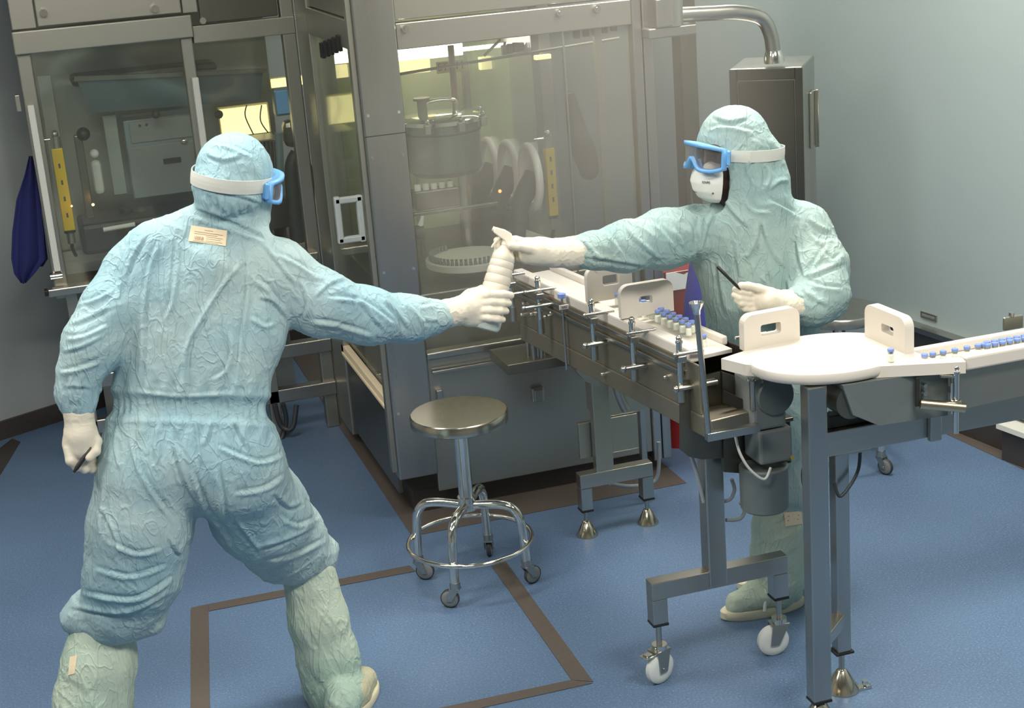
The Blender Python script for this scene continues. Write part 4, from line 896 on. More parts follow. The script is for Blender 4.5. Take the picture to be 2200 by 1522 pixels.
class Prim:
    """tapered capsule; flat=(dir, s) squeezes the section along dir by s"""
    def __init__(s, a, b, ra, rb, flat=None, k=.03, sub=False, bone=0):
        s.a, s.b = np.array(a, float), np.array(b, float); s.ra, s.rb = ra, rb; s.flat = flat; s.k = k; s.sub = sub; s.bone = bone
        if flat is not None:
            d = np.array(flat[0], float); s.fd = d/np.linalg.norm(d); s.fs = flat[1]
    def dist(s, p):
        ab = s.b-s.a; L2 = max(ab@ab, 1e-9); q = p-s.a; t = np.clip((q@ab)/L2, 0, 1); r = s.ra+(s.rb-s.ra)*t
        d = q - t[..., None]*ab
        if s.flat is not None:
            c = d@s.fd; d = d + (c*(1/s.fs-1))[..., None]*s.fd
            m = np.sqrt((d*d).sum(-1)); return (m-r)*(.5+.5*s.fs)
        return np.sqrt((d*d).sum(-1))-r
    def box(s, m): 
        r = max(s.ra, s.rb)*max(1, s.fs if s.flat is not None else 1)+m; return np.minimum(s.a, s.b)-r, np.maximum(s.a, s.b)+r
def sdf_surface(prims, h):
    add = [p for p in prims if not p.sub]
    lo = np.min([p.box(.02)[0] for p in add], axis=0)-2*h; hi = np.max([p.box(.02)[1] for p in add], axis=0)+2*h
    n = np.ceil((hi-lo)/h).astype(int)+1; F = np.full(n, .12, np.float32)
    for p in prims:
        m = .10; a, b = p.box(m); i0 = np.maximum(np.floor((a-lo)/h).astype(int), 0); i1 = np.minimum(np.ceil((b-lo)/h).astype(int)+1, n)
        if np.any(i1 <= i0): continue
        ax = [lo[c]+h*np.arange(i0[c], i1[c]) for c in range(3)]
        g = np.stack(np.meshgrid(*ax, indexing='ij'), -1); d = p.dist(g).astype(np.float32)
        sl = tuple(slice(i0[c], i1[c]) for c in range(3)); f = F[sl]; k = p.k
        if p.sub:
            d = -d; hh = np.clip(.5-.5*(f-d)/k, 0, 1); F[sl] = f*(1-hh)+d*hh+k*hh*(1-hh)
        else:
            hh = np.clip(.5+.5*(d-f)/k, 0, 1); F[sl] = d*(1-hh)+f*hh-k*hh*(1-hh)
    G = vdb.FloatGrid(.12); G.copyFromArray(F); v, q = G.convertToQuads(isovalue=0.)
    return v*h+lo, q[:, ::-1]
def mesh_from(v, q, name, m, parent, smooth_iter=2, disp=None):
    me = bpy.data.meshes.new(name); me.from_pydata(v.tolist(), [], q.tolist()); 
    # light Laplacian smoothing
    e = np.concatenate([q[:, [0, 1]], q[:, [1, 2]], q[:, [2, 3]], q[:, [3, 0]]]); n = len(v)
    for _ in range(smooth_iter):
        acc = np.zeros_like(v); cnt = np.zeros(n)
        for c in range(3): acc[:, c] = np.bincount(e[:, 0], v[e[:, 1], c], n)+np.bincount(e[:, 1], v[e[:, 0], c], n)
        cnt = np.bincount(e[:, 0], minlength=n)+np.bincount(e[:, 1], minlength=n); v = .5*v+.5*acc/np.maximum(cnt, 1)[:, None]
    me.vertices.foreach_set('co', v.astype(np.float32).ravel()); me.update()
    nr0 = np.zeros(n*3, np.float32); me.vertices.foreach_get('normal', nr0); cc = v.mean(0); 
    if ((nr0.reshape(-1, 3))*(v-cc)).sum() < 0: me.flip_normals(); me.update()
    if disp is not None:
        nr = np.zeros(n*3, np.float32); me.vertices.foreach_get('normal', nr); nr = nr.reshape(-1, 3)
        v = disp(v, nr); me.vertices.foreach_set('co', v.astype(np.float32).ravel()); me.update()
    me.polygons.foreach_set('use_smooth', [True]*len(me.polygons)); me.materials.append(M[m] if isinstance(m, str) else m)
    o = bpy.data.objects.new(name, me); COL.objects.link(o); o.parent = parent
    if parent is not None: me.transform(Matrix.Translation(-Vector(worldloc(parent))))
    return o
def pr(x, y, d, rpx): return at(x, y, d), rpx*d/CF
def chain(pts, flat=None, k=.03, bone=0, sub=False):
    """pts: (x, y, depth, radius) in sight units -> list of tapered capsules"""
    out = []
    for p, q in zip(pts[:-1], pts[1:]):
        a, ra = pr(*p); b, rb = pr(*q); out.append(Prim(a, b, ra, rb, flat, k, sub, bone))
    return out
def wrinkler(bones, amp_fine=.0022):
    """bones: list of (prims, fold_dir, freq, amp); each vertex blends the folds of the bones near it"""
    def f(v, nr):
        W_, D_ = [], []
        wp = np.stack([vnoise(v*5+s*9.1, 40+s) for s in range(3)], -1)*.05
        for bi, (ps, fd, fr, am) in enumerate(bones):
            d = np.min([p.dist(v) for p in ps], axis=0); wgt = np.exp(-np.clip(d, -.05, .5)/.018)
            fd = np.array(fd, float); fd /= np.linalg.norm(fd); q = v+wp; c = q@fd; q = q-np.outer(c*.86, fd)
            D_.append(am*(.5*vnoise(q*fr*.8, 3+7*bi)+.35*vnoise(q*fr*1.7, 5+7*bi)+.25*crease(q*fr*1.0, 9+7*bi, .10)+.2*crease(q*fr*2.1, 13+7*bi, .15))); W_.append(wgt)
        W_ = np.array(W_); W_ /= W_.sum(0)+1e-9; disp = (W_*np.array(D_)).sum(0)
        disp = disp + amp_fine*.5*ridged((v+wp*.6)*30, 77, 2)
        return v+nr*disp[:, None]
    return f
def fold_disp(v, nr, lines, width=5.5, amp=.0055):
    """hand-placed cloth folds: each polyline is a raised ridge with a trough beside it"""
    w_ = v-O; d = w_@FWD; X_ = np.stack([CW/2+CF*(w_@IX)/d, CH/2+CF*(w_@IY)/d], -1); face = np.clip(-(nr*w_).sum(-1)/np.linalg.norm(w_, axis=1)*2.5, 0, 1); out = np.zeros(len(v))
    for li, L in enumerate(lines):
        k = 1.
        if isinstance(L[0], (int, float)): k = L[0]; L = L[1:]
        L = np.array([q[:2] for q in spline([(*p, 0) for p in L], 6)]); seg = np.linalg.norm(np.diff(L, axis=0), axis=1); tot = seg.sum(); cum = np.concatenate([[0], np.cumsum(seg)])
        lo, hi = L.min(0)-25, L.max(0)+25; m = np.where((X_ > lo).all(1) & (X_ < hi).all(1) & (face > 0))[0]
        if len(m) == 0: continue
        P_ = X_[m]; best = np.full(len(m), 1e9); sg = np.zeros(len(m)); tt = np.zeros(len(m))
        for i in range(len(L)-1):
            a, b = L[i], L[i+1]; ab = b-a; t_ = np.clip(((P_-a)@ab)/(ab@ab+1e-9), 0, 1); q = P_-a-t_[:, None]*ab; dd = np.linalg.norm(q, axis=1); s_ = np.sign(ab[0]*q[:, 1]-ab[1]*q[:, 0])
            u = dd < best; best[u] = dd[u]; sg[u] = s_[u]; tt[u] = (cum[i]+t_[u]*seg[i])/tot
        side = 1 if li % 2 else -1; x = best*sg*side; tap = np.clip(np.minimum(tt, 1-tt)*5, 0, 1)**.7
        out[m] += k*tap*face[m]*(amp*np.exp(-((x-2.5)/width)**2)-amp*.9*np.exp(-((x+width*.9)/(width*.7))**2))
    return out
IMG = lambda dx, dy, dz=0.: IX*dx+IY*dy+FWD*dz           # a direction given in sight axes
FH = np.array([FWD[0], FWD[1], 0]); FH /= np.linalg.norm(FH)

def band_on(bvh, centre, f, u, r, half, a0, a1, tilt, name, m, parent, off=.003, n=72, zoff=0., th=.0025):
    """ribbon hugging a mesh: sweeps angle a0..a1 about axis u in the frame (f forward, r right)"""
    out, inn = [], []
    for a in np.linspace(a0, a1, n):
        d = f*math.cos(a)+r*math.sin(a); ro, ri = [], []
        for s_ in np.linspace(-1, 1, 5):
            c = centre + u*(zoff+half*s_ + tilt*math.cos(a)); h_ = bvh.ray_cast(Vector(tuple(c+d*.4)), Vector(tuple(-d)))
            rad = (.4-h_[3]) if h_[0] is not None else .1
            ro.append(rad); 
        # keep the band taut: use the largest radius with smoothing
        out.append((d, ro))
    rads = np.array([o[1] for o in out]); rm = rads.max(axis=1)
    ker = np.ones(7)/7; rs = np.convolve(np.pad(rm, 3, 'edge'), ker, 'valid'); rs = np.maximum(rs, rm-.002)
    mb = MB(); R = []
    for (d, _), rr, a in zip(out, rs, np.linspace(a0, a1, n)):
        c = centre+u*(zoff+tilt*math.cos(a)); R.append([c+u*half+d*(rr+off), c+u*half*.3+d*(rr+off+.001), c-u*half*.3+d*(rr+off+.001), c-u*half+d*(rr+off), c-u*half+d*(rr+off-th), c+u*half+d*(rr+off-th)])
    mb.rings(R, smooth=False); return mb.build(name, m, parent)
def to_bvh(o):
    me = o.data; off = worldloc(o.parent) if o.parent else Vector((0, 0, 0))
    return BVHTree.FromPolygons([v.co+off for v in me.vertices], [tuple(p.vertices) for p in me.polygons])

def make_head(c, f, u, r, parent, m, s=1.0):
    """head with a face: c = centre of the skull, f forward, u up, r right"""
    L = lambda x, y, z: c+(r*x+f*y+u*z)*s
    P_ = [Prim(L(0, -.012, .02), L(0, .012, .02), .083*s, .080*s, (r, .92), .03), Prim(L(0, .02, -.03), L(0, .035, -.075), .062*s, .045*s, (r, .98), .03),
          Prim(L(-.045, .0, -.06), L(0, .05, -.098), .022*s, .020*s, None, .03), Prim(L(.045, .0, -.06), L(0, .05, -.098), .022*s, .020*s, None, .03),
          Prim(L(0, .083, .0), L(0, .108, -.035), .009*s, .014*s, None, .016), Prim(L(-.012, .098, -.038), L(.012, .098, -.038), .010*s, .010*s, None, .01),
          Prim(L(-.04, .080, .022), L(.04, .080, .022), .009*s, .009*s, None, .014), Prim(L(-.02, .088, -.068), L(.02, .088, -.068), .008*s, .008*s, None, .008), Prim(L(-.017, .087, -.079), L(.017, .087, -.079), .008*s, .008*s, None, .006),
          Prim(L(-.033, .098, .003), L(-.030, .098, .003), .014*s, .014*s, None, .012, True), Prim(L(.033, .098, .003), L(.030, .098, .003), .014*s, .014*s, None, .012, True),
          Prim(L(-.032, .074, .003), L(-.032, .075, .003), .0125*s, .0125*s, None, .002), Prim(L(.032, .074, .003), L(.032, .075, .003), .0125*s, .0125*s, None, .002),
          Prim(L(-.078, -.01, .01), L(-.080, -.005, -.03), .014*s, .010*s, (r, .5), .006), Prim(L(.078, -.01, .01), L(.080, -.005, -.03), .014*s, .010*s, (r, .5), .006),
          Prim(L(0, -.02, -.06), L(0, -.035, -.17), .056*s, .058*s, None, .03)]
    v, q = sdf_surface(P_, .004); return mesh_from(v, q, 'body', m, parent, 1)

def goggles(c, f, u, r, parent, s=1.0, hz=1.0):
    """c: point on the bridge between the eyes, at the face; frame curves round the face"""
    def pt(a, z, off=0.):            # a: angle round the face, z: height
        rx, ry = .083*s, .060*s; return c - f*.05*s + r*(math.sin(a)*(rx+off)) + f*(math.cos(a)*(ry+off)+.012) + u*z
    A = np.linspace(-1.35, 1.35, 40)
    top = lambda a: (.036-.006*abs(a)**2.)*s*hz
    bot = lambda a: (-.040+.030*math.exp(-(a/.22)**2)+.010*max(0, abs(a)-.8)/.55)*s*hz
    g = MB(); outer = [(a, top(a)) for a in A]+[(a, bot(a)) for a in A[::-1]]
    loop = [pt(a, z, .012) for a, z in outer]; n = len(loop)
    w_ = .011*s
    def inset(a, z):
        zc = (top(a)+bot(a))/2; zz = z-np.sign(z-zc)*w_; return (max(-1.16, min(1.16, a)), zz)
    inn = [inset(a, z) for a, z in outer]
    R = [[pt(*outer[i], .006) for i in range(n)], [pt(*outer[i], .024) for i in range(n)], [pt(*inn[i], .024) for i in range(n)], [pt(*inn[i], .004) for i in range(n)]]
    v = [p for q in R for p in q]; fa = []
    for j in range(4):
        for i in range(n): fa.append((j*n+i, j*n+(i+1) % n, ((j+1) % 4)*n+(i+1) % n, ((j+1) % 4)*n+i))
    g.add(v, fa, False)
    # rubber skirt back to the face
    R2 = [[pt(*outer[i], .006) for i in range(n)], [pt(outer[i][0]*.98, outer[i][1]*.96, -.012) for i in range(n)]]
    g.add([p for q in R2 for p in q], [(i, (i+1) % n, n+(i+1) % n, n+i) for i in range(n)])
    o = g.build('goggle_frame', 'goggle', parent); 
    for fc in o.data.polygons: fc.use_smooth = True
    lens = MB(); k = len(A); a_ = [pt(max(-1.17, min(1.17, a)), top(a)-w_, .018) for a in A]; b_ = [pt(max(-1.17, min(1.17, a)), bot(a)+w_, .018) for a in A]
    lens.add(a_+b_, [(i, i+1, k+i+1, k+i) for i in range(k-1)], True); lens.build('lens', 'lens', o)
    for sg in (-1, 1):
        q = pt(sg*1.42, .002*s, .012); mb = MB(); mb.box((-.006, -.016, -.022), (.006, .016, .022), .004, R=np.array([r*math.cos(sg*1.42)-f*math.sin(sg*1.42)*1., f*math.cos(sg*1.3)+r*math.sin(sg*1.3), u]).T, loc=q); mb.build('strap_lug', 'goggle', o)
    return o

def ffp_mask(c, f, u, r, parent, s=1.0):
    """folded cup mask: c is the mouth; seam line, ear loop and print"""
    rows = []
    prof = [(.052, .018, .028), (.040, .036, .046), (.018, .052, .056), (-.006, .058, .058), (-.030, .050, .054), (-.050, .034, .046), (-.060, .016, .034)]
    for z, fo, hw in prof:
        rows.append([c + u*z*s + f*((fo*1.0*math.cos(a*1.0)**.8 if abs(a) < 1.5 else 0)-.012)*s + r*math.sin(a)*hw*s for a in np.linspace(-1.48, 1.48, 30)])
    g = MB(); n = 30; m = len(rows)
    # refine rows
    rr = []
    for t_ in np.linspace(0, m-1, 25):
        i = min(int(t_), m-2); k = t_-i; k = k*k*(3-2*k)*.5+k*.5; rr.append([rows[i][j]*(1-k)+rows[i+1][j]*k for j in range(n)])
    back = [[p - f*.004 for p in row] for row in rr]; v = [p for row in rr for p in row]+[p for row in back for p in row]; N_ = len(rr)*n; fa = []
    for i in range(len(rr)-1):
        for j in range(n-1):
            fa.append((i*n+j, i*n+j+1, (i+1)*n+j+1, (i+1)*n+j)); fa.append((N_+i*n+j, N_+(i+1)*n+j, N_+(i+1)*n+j+1, N_+i*n+j+1))
    for j in range(n-1): fa.append((j, N_+j, N_+j+1, j+1)); i = len(rr)-1; fa.append((i*n+j, i*n+j+1, N_+i*n+j+1, N_+i*n+j))
    for i in range(len(rr)-1): fa.append((i*n, (i+1)*n, N_+(i+1)*n, N_+i*n)); fa.append((i*n+n-1, N_+i*n+n-1, N_+(i+1)*n+n-1, (i+1)*n+n-1))
    g.add(v, fa, True); o = g.build('respirator_mask', 'mask', parent)
    return o, rr
# ------------------------------------------------------------------ left worker (seen from behind, leaning to the right)
VOX = .0045
ori = onz(420, 1560, 0); pL = thing('person', 'person seen from behind in blue hooded coverall, holding a spray bottle', 'person', (ori[0], ori[1], 0))
fL = IMG(.45, .05, .89); fL[2] = 0; fL /= np.linalg.norm(fL)          # facing direction of the torso
FT = (fL, .72)
torso = []
for a, b, k in (((298, 566, 4.37, 58), (582, 592, 4.40, 58), .05), ((322, 630, 4.38, 80), (548, 640, 4.41, 82), .05), ((332, 715, 4.40, 88), (532, 715, 4.42, 88), .05),
                ((328, 795, 4.41, 88), (500, 795, 4.43, 88), .045), ((322, 852, 4.42, 86), (492, 852, 4.44, 86), .03)):
    torso += chain([a, b], FT, k)
collar = chain([(440, 470, 4.36, 30), (500, 490, 4.36, 34), (545, 505, 4.37, 30)], None, .03)
trap = chain([(480, 505, 4.375, 48), (455, 560, 4.37, 74)], FT, .05) + chain([(450, 470, 4.375, 38), (335, 524, 4.37, 50)], None, .05) + chain([(530, 530, 4.38, 36), (610, 570, 4.40, 48)], None, .05)
hips = chain([(318, 915, 4.43, 93), (495, 915, 4.45, 93)], FT, .012) + chain([(318, 985, 4.44, 104), (508, 990, 4.46, 106)], (fL, .82), .05)
legl = chain([(310, 1030, 4.45, 100), (302, 1130, 4.49, 106), (290, 1220, 4.53, 99), (268, 1285, 4.56, 88)], None, .05)
cufl = chain([(195, 1316, 4.575, 50), (255, 1316, 4.54, 60), (305, 1300, 4.56, 50)], None, .022) + chain([(165, 1330, 4.58, 34), (235, 1345, 4.55, 40), (325, 1335, 4.58, 34)], None, .02)
legr = chain([(508, 1020, 4.50, 104), (560, 1105, 4.66, 100), (612, 1165, 4.80, 86), (650, 1195, 4.86, 66)], None, .045)
cufr = chain([(618, 1205, 4.85, 44), (690, 1185, 4.87, 38)], None, .018) + chain([(640, 1222, 4.84, 30), (695, 1205, 4.86, 28)], None, .014)
armr = chain([(600, 590, 4.40, 68), (690, 652, 4.44, 66), (790, 680, 4.51, 56), (880, 686, 4.58, 46), (928, 682, 4.62, 38)], None, .04)
armrc = chain([(930, 680, 4.62, 37), (952, 677, 4.64, 31)], None, .01)
arml = chain([(274, 590, 4.37, 55), (236, 668, 4.35, 58), (200, 735, 4.33, 58), (184, 775, 4.33, 53)], None, .04)
armlc = chain([(172, 800, 4.33, 51), (165, 845, 4.34, 44), (168, 868, 4.34, 38)], None, .012)
hood = chain([(503, 370, 4.36, 83), (498, 398, 4.36, 81)], None, .02) + chain([(492, 406, 4.345, 77), (500, 424, 4.37, 62), (505, 440, 4.38, 48)], None, .014) + chain([(545, 428, 4.39, 42), (556, 466, 4.39, 24)], None, .03) + chain([(422, 402, 4.305, 11), (455, 409, 4.278, 13), (500, 419, 4.278, 13), (548, 431, 4.31, 12)], None, .010)
allp = torso+trap+hips+legl+legr+cufl+cufr+armr+armrc+arml+armlc+hood+collar
v, q = sdf_surface(allp, VOX)
X, Y_ = IX, IY
wr0 = wrinkler([(torso[:4]+trap, IMG(.12, 1), 15, .0065), (torso[4:], IMG(-.1, 1), 15, .007), (hips+legl[:1]+legr[:1], IMG(.35, 1), 11, .008), (legl[1:], IMG(.9, .5), 14, .009), (legr[1:], IMG(1, -.5), 14, .009),
                (cufl+cufr, IMG(1, -.1), 16, .008), (armr, IMG(.8, .55), 17, .0065), (armrc, IMG(1, .1), 30, .003), (arml, IMG(.8, -.55), 19, .0075), (armlc, IMG(.1, 1), 26, .005), (hood[:1], IMG(1, .3), 20, .004), (hood[1:], IMG(.15, 1), 20, .005), (collar, IMG(1, .3), 20, .0015)])
def px_of(v):
    w_ = v-O; d = w_@FWD; return CW/2+CF*(w_@IX)/d, CH/2+CF*(w_@IY)/d
FL = [[1.1, (418, 446), (470, 462), (520, 484), (566, 506)], [.8, (400, 462), (455, 478), (520, 500), (580, 524)], [(381, 517), (377, 587), (368, 647), (353, 691)], [1.2, (527, 561), (477, 621), (433, 691), (403, 751), (399, 838)], [(531, 535), (531, 630), (520, 712), (505, 838)], [(316, 621), (310, 686), (308, 760), (299, 838)],
      [(290, 507), (262, 571), (252, 640)], [(318, 500), (286, 553), (268, 607)], [(340, 520), (318, 580), (312, 640)], [(545, 600), (575, 620), (600, 660)], [(556, 640), (590, 650), (620, 690)], [(540, 680), (570, 700), (590, 690)], [(490, 712), (496, 760), (481, 799), (451, 817)],
      [.8, (290, 840), (390, 850), (500, 843)], [(560, 520), (600, 570), (640, 620)], [(585, 545), (625, 560), (690, 600)], [(676, 643), (710, 610), (746, 598)], [(700, 640), (780, 650), (850, 700)], [(755, 625), (790, 670), (830, 715)],
      [(670, 690), (730, 700), (800, 722)], [(820, 640), (850, 670), (880, 710)], [(870, 650), (895, 670), (920, 705)], [(640, 600), (660, 650), (650, 690)], [.7, (900, 660), (940, 655)], [.7, (905, 690), (945, 690)],
      [(160, 655), (200, 645), (240, 625)], [(150, 700), (190, 685), (236, 660)], [(140, 728), (180, 722), (230, 698)], [(135, 758), (180, 745), (226, 722)], [1.3, (128, 800), (170, 792), (218, 775)], [(150, 810), (146, 840), (150, 870)], [(180, 805), (172, 840), (176, 872)], [.8, (135, 835), (160, 830), (200, 835)],
      [1.2, (279, 923), (299, 1006), (335, 1069), (376, 1127)], [1.3, (370, 950), (398, 1033), (426, 1088)], [1.4, (412, 1011), (445, 1097), (486, 1149), (500, 1188)], [(497, 898), (515, 930), (533, 970)], [1.3, (467, 959), (555, 993), (611, 975)], [(417, 900), (424, 950), (428, 1000)],
      [1.2, (467, 1006), (476, 1070), (486, 1132)], [1.2, (505, 1119), (530, 1150), (558, 1188)], [(506, 1061), (569, 1050), (611, 1022)], [(550, 1180), (624, 1157), (680, 1130)], [(560, 1210), (630, 1195), (700, 1160)], [(340, 905), (330, 950), (336, 1000)], [(455, 905), (440, 960)], [(250, 905), (245, 960), (255, 1010)],
      [1.4, (175, 1275), (290, 1288), (375, 1240)], [1.3, (150, 1305), (270, 1318), (365, 1275)], [(200, 1222), (280, 1240), (360, 1215)], [(215, 1090), (240, 1140), (260, 1200)], [(230, 1160), (290, 1190), (350, 1180)], [(360, 1150), (385, 1190), (400, 1160)], [(230, 1040), (220, 1100), (215, 1150)], [(590, 1060), (620, 1090), (650, 1080)], [(600, 1110), (640, 1130), (690, 1110)],
      [.8, (440, 330), (480, 345), (520, 335)], [.8, (455, 310), (500, 318), (545, 340)], [(420, 402), (470, 408), (575, 440)], [(440, 420), (452, 450)], [(470, 425), (478, 458)], [(505, 432), (510, 470)], [(540, 440), (536, 478)]]
def wrL(v, nr):
    v = wr0(v, nr); x, y = px_of(v)
    # gathered elastic waist: a band with fine upright ribs, cloth blousing above and below
    yb = 878+(x-400)*.035; t_ = (y-yb)/22.; inside = np.exp(-(t_**4)); trs = (x > 215) & (x < 640)
    ribs = np.sin(x*.40+2*np.sin(x*.05))*.0022
    d = np.where(trs, inside*(-.006+ribs)+.004*np.exp(-((t_+1.5)/.35)**2)+.003*np.exp(-((t_-1.4)/.3)**2), 0)
    # small gathers just outside the band
    d += np.where(trs, .004*np.sin(x*.17+y*.02)*np.exp(-((abs(t_)-1.9)/.9)**2), 0)
    d = d + fold_disp(v, nr, FL)
    return v+nr*d[:, None]
cvL = mesh_from(v, q, 'coverall', 'suit', pL, 2, wrL)
bvh = to_bvh(cvL)
# overboots
btl = chain([(226, 1345, 4.60, 66), (214, 1430, 4.61, 76), (200, 1510, 4.62, 82), (190, 1590, 4.64, 74)], None, .03)
ankL = at(190, 1600, 4.64); ankL[2] = .10
fdl = IMG(.2, 0, 1.); fdl[2] = 0; fdl /= np.linalg.norm(fdl)
btl += [Prim(btl[-1].b, [ankL[0], ankL[1], .09], .085, .06, None, .03), Prim(np.array([ankL[0], ankL[1], .05])-fdl*.03, np.array([ankL[0], ankL[1], .045])+fdl*.17, .05, .04, None, .03)]
v, q = sdf_surface(btl, VOX); mesh_from(v, q, 'overboot', 'boot', pL, 2, wrinkler([(btl, IMG(.4, 1), 16, .008)]))
sl = MB(); ft = np.array([ankL[0], ankL[1], 0]); rl = np.array([fdl[1], -fdl[0], 0])
def sole(c, f, r, L0, L1, w_, z0, z1):
    o = []
    for t_ in np.linspace(0, 2*PI, 40, endpoint=False):
        ca, sa = math.cos(t_), math.sin(t_); o.append(c+f*((L1+L0)/2+(L1-L0)/2*ca)+r*(w_*(1+.12*ca)*sa*(1-.12*(1-ca)*.5)))
    return [[p*np.array([1, 1, 0])+np.array([0, 0, z]) for p in ((c+(p-c)*k) for p in o)] for z, k in ((z0, .96), (z0+.005, 1.), (z1-.004, 1.), (z1, .97))]
sl.rings(sole(ft, fdl, rl, -.08, .22, .056, 0, .03)).build('shoe_sole', 'sole', pL)
btr = chain([(662, 1232, 4.86, 58), (682, 1330, 4.89, 62), (703, 1410, 4.92, 62), (712, 1462, 4.94, 60)], None, .03)
btr += chain([(712, 1462, 4.94, 60), (722, 1500, 4.95, 54)], None, .03)
ftr = onz(741, 1550); fdr = onz(812, 1434)-onz(715, 1560); fdr /= np.linalg.norm(fdr); rr_ = np.array([fdr[1], -fdr[0], 0])
btr += [Prim(btr[-1].b, [ftr[0], ftr[1], .07], .07, .055, None, .03)]
v, q = sdf_surface(btr+[Prim(ftr+[0, 0, .06], ftr+[0, 0, .06]+fdr*.09, .055, .04, None, .03)], VOX); mesh_from(v, q, 'overboot', 'boot', pL, 2, wrinkler([(btr, IMG(.5, 1), 18, .008)]))
v, q = sdf_surface([Prim(ftr+fdr*.08+[0, 0, .055], ftr+fdr*.17+[0, 0, .048], .050, .042, None, .03), Prim(ftr-fdr*.03+[0, 0, .05], ftr+fdr*.08+[0, 0, .05], .045, .047, None, .03)], .005)
mesh_from(v, q, 'overshoe', 'sole_cloth', pL, 2, wrinkler([([Prim(ftr, ftr+fdr*.1, .05, .05)], fdr, 24, .004)]))
MB().rings(sole(ftr, fdr, rr_, -.09, .23, .056, 0, .028)).build('shoe_sole', 'sole', pL)
# head under the hood, goggles, strap
fh = IMG(.86, .10, .42); fh /= np.linalg.norm(fh); uh = np.array([0, 0, 1.])-fh*fh[2]; uh /= np.linalg.norm(uh); rh = np.cross(fh, uh)
hc = at(505, 385, 4.365)
make_head(hc-uh*.005, fh, uh, rh, pL, 'skin_light', .93)
ub = IMG(.17, -.97, -.22); ub = np.array([0, 0, 1.])*.97-IX*(-.0)+IX*.20; ub /= np.linalg.norm(ub)
fb = fh-ub*(fh@ub); fb /= np.linalg.norm(fb); rb = np.cross(fb, ub)
st = band_on(bvh, at(503, 382, 4.36), fb, ub, rb, .0185, .60, 2*PI-.55, 0., 'goggle_strap', 'strap', pL, off=.004)
gl = goggles(hc+fh*.088, fb, ub, rb, pL, 1.0)
for x in (466, 476):
    h_ = bvh.ray_cast(Vector(tuple(O)), Vector(tuple(ray(x, 391))))
    if h_[0]:
        c_ = np.array(h_[0]); n_ = -ray(x, 391); n_ /= np.linalg.norm(n_); MB().tube([c_+n_*.002+(IX*math.cos(t_)+IY*math.sin(t_)*.8)*.0045 for t_ in np.linspace(0, 2*PI, 16, endpoint=False)], .0012, n=6, closed=True).build('hood_snap', 'ink_dark', pL)
# white back mask edge below the goggles
# paper label on the back
def on_suit(bv, x, y, off=.003):
    for jx, jy in ((0, 0), (.4, .3), (-.5, .2), (1, -1), (-1, 1.3), (2, 2), (-3, 0), (0, -4)):
        h_ = bv.ray_cast(Vector(tuple(O)), Vector(tuple(ray(x+jx, y+jy))).normalized())
        if h_[0] is not None: break
    return np.array(h_[0])-ray(x, y)*off/np.linalg.norm(ray(x, y)) if h_[0] is not None else None
def patch(bv, corners, name, m, parent, off=.004, nx=8, ny=5, th=.0012):
    G_ = []
    for j in range(ny+1):
        row = []
        for i in range(nx+1):
            s, t_ = i/nx, j/ny; x = (1-t_)*((1-s)*corners[0][0]+s*corners[1][0])+t_*((1-s)*corners[3][0]+s*corners[2][0]); y = (1-t_)*((1-s)*corners[0][1]+s*corners[1][1])+t_*((1-s)*corners[3][1]+s*corners[2][1])
            row.append((x, y))
        G_.append(row)
    D = []
    for row in G_:
        D.append([])
        for x, y in row:
            hp = on_suit(bv, x, y, 0); D[-1].append((hp-O)@FWD if hp is not None else np.nan)
    D = np.array(D); D = np.where(np.isnan(D), np.nanmax(D), D)
    for _ in range(3):
        Dp = np.pad(D, 1, 'edge'); D2 = (Dp[1:-1, 1:-1]*2+Dp[:-2, 1:-1]+Dp[2:, 1:-1]+Dp[1:-1, :-2]+Dp[1:-1, 2:])/6; D = np.minimum(D2, D+.001)
    P1 = [at(x, y, D[j, i]-off) for j, row in enumerate(G_) for i, (x, y) in enumerate(row)]; P2 = [at(x, y, D[j, i]-off+th) for j, row in enumerate(G_) for i, (x, y) in enumerate(row)]
    W_ = nx+1; N_ = len(P1); fa = []
    for j in range(ny):
        for i in range(nx): a = j*W_+i; fa += [(a, a+1, a+W_+1, a+W_), (N_+a, N_+a+W_, N_+a+W_+1, N_+a+1)]
    for i in range(nx): fa += [(i, N_+i, N_+i+1, i+1), (ny*W_+i, ny*W_+i+1, N_+ny*W_+i+1, N_+ny*W_+i)]
    for j in range(ny): fa += [(j*W_, (j+1)*W_, N_+(j+1)*W_, N_+j*W_), (j*W_+nx, N_+j*W_+nx, N_+(j+1)*W_+nx, (j+1)*W_+nx)]
    o = MB().add(P1+P2, fa, False).build(name, m, parent)
    def place(s, t_, extra=.0012):
        i, j = s*nx, t_*ny; i0, j0 = min(int(i), nx-1), min(int(j), ny-1); d = D[j0, i0]*(1-(i-i0))*(1-(j-j0))+D[j0, i0+1]*(i-i0)*(1-(j-j0))+D[j0+1, i0]*(1-(i-i0))*(j-j0)+D[j0+1, i0+1]*(i-i0)*(j-j0)
        x = (1-t_)*((1-s)*corners[0][0]+s*corners[1][0])+t_*((1-s)*corners[3][0]+s*corners[2][0]); y = (1-t_)*((1-s)*corners[0][1]+s*corners[1][1])+t_*((1-s)*corners[3][1]+s*corners[2][1])
        return at(x, y, d-off-extra)
    return o, place
lab, pl = patch(bvh, ((411, 484), (488, 496), (485, 529), (404, 518)), 'back_label', 'label', pL)
ln = MB()
for t_, s0, s1 in ((.18, .38, .62), (.34, .12, .9), (.46, .12, .75), (.58, .45, .9), (.70, .45, .85), (.84, .45, .9), (.93, .12, .8)):
    ln.add([pl(s0, t_-.012), pl(s1, t_-.012), pl(s1, t_+.012), pl(s0, t_+.012)], [(0, 1, 2, 3)])
ln.build('label_print_lines', 'ink', lab)
bc = MB(); random.seed(4); s_ = .14
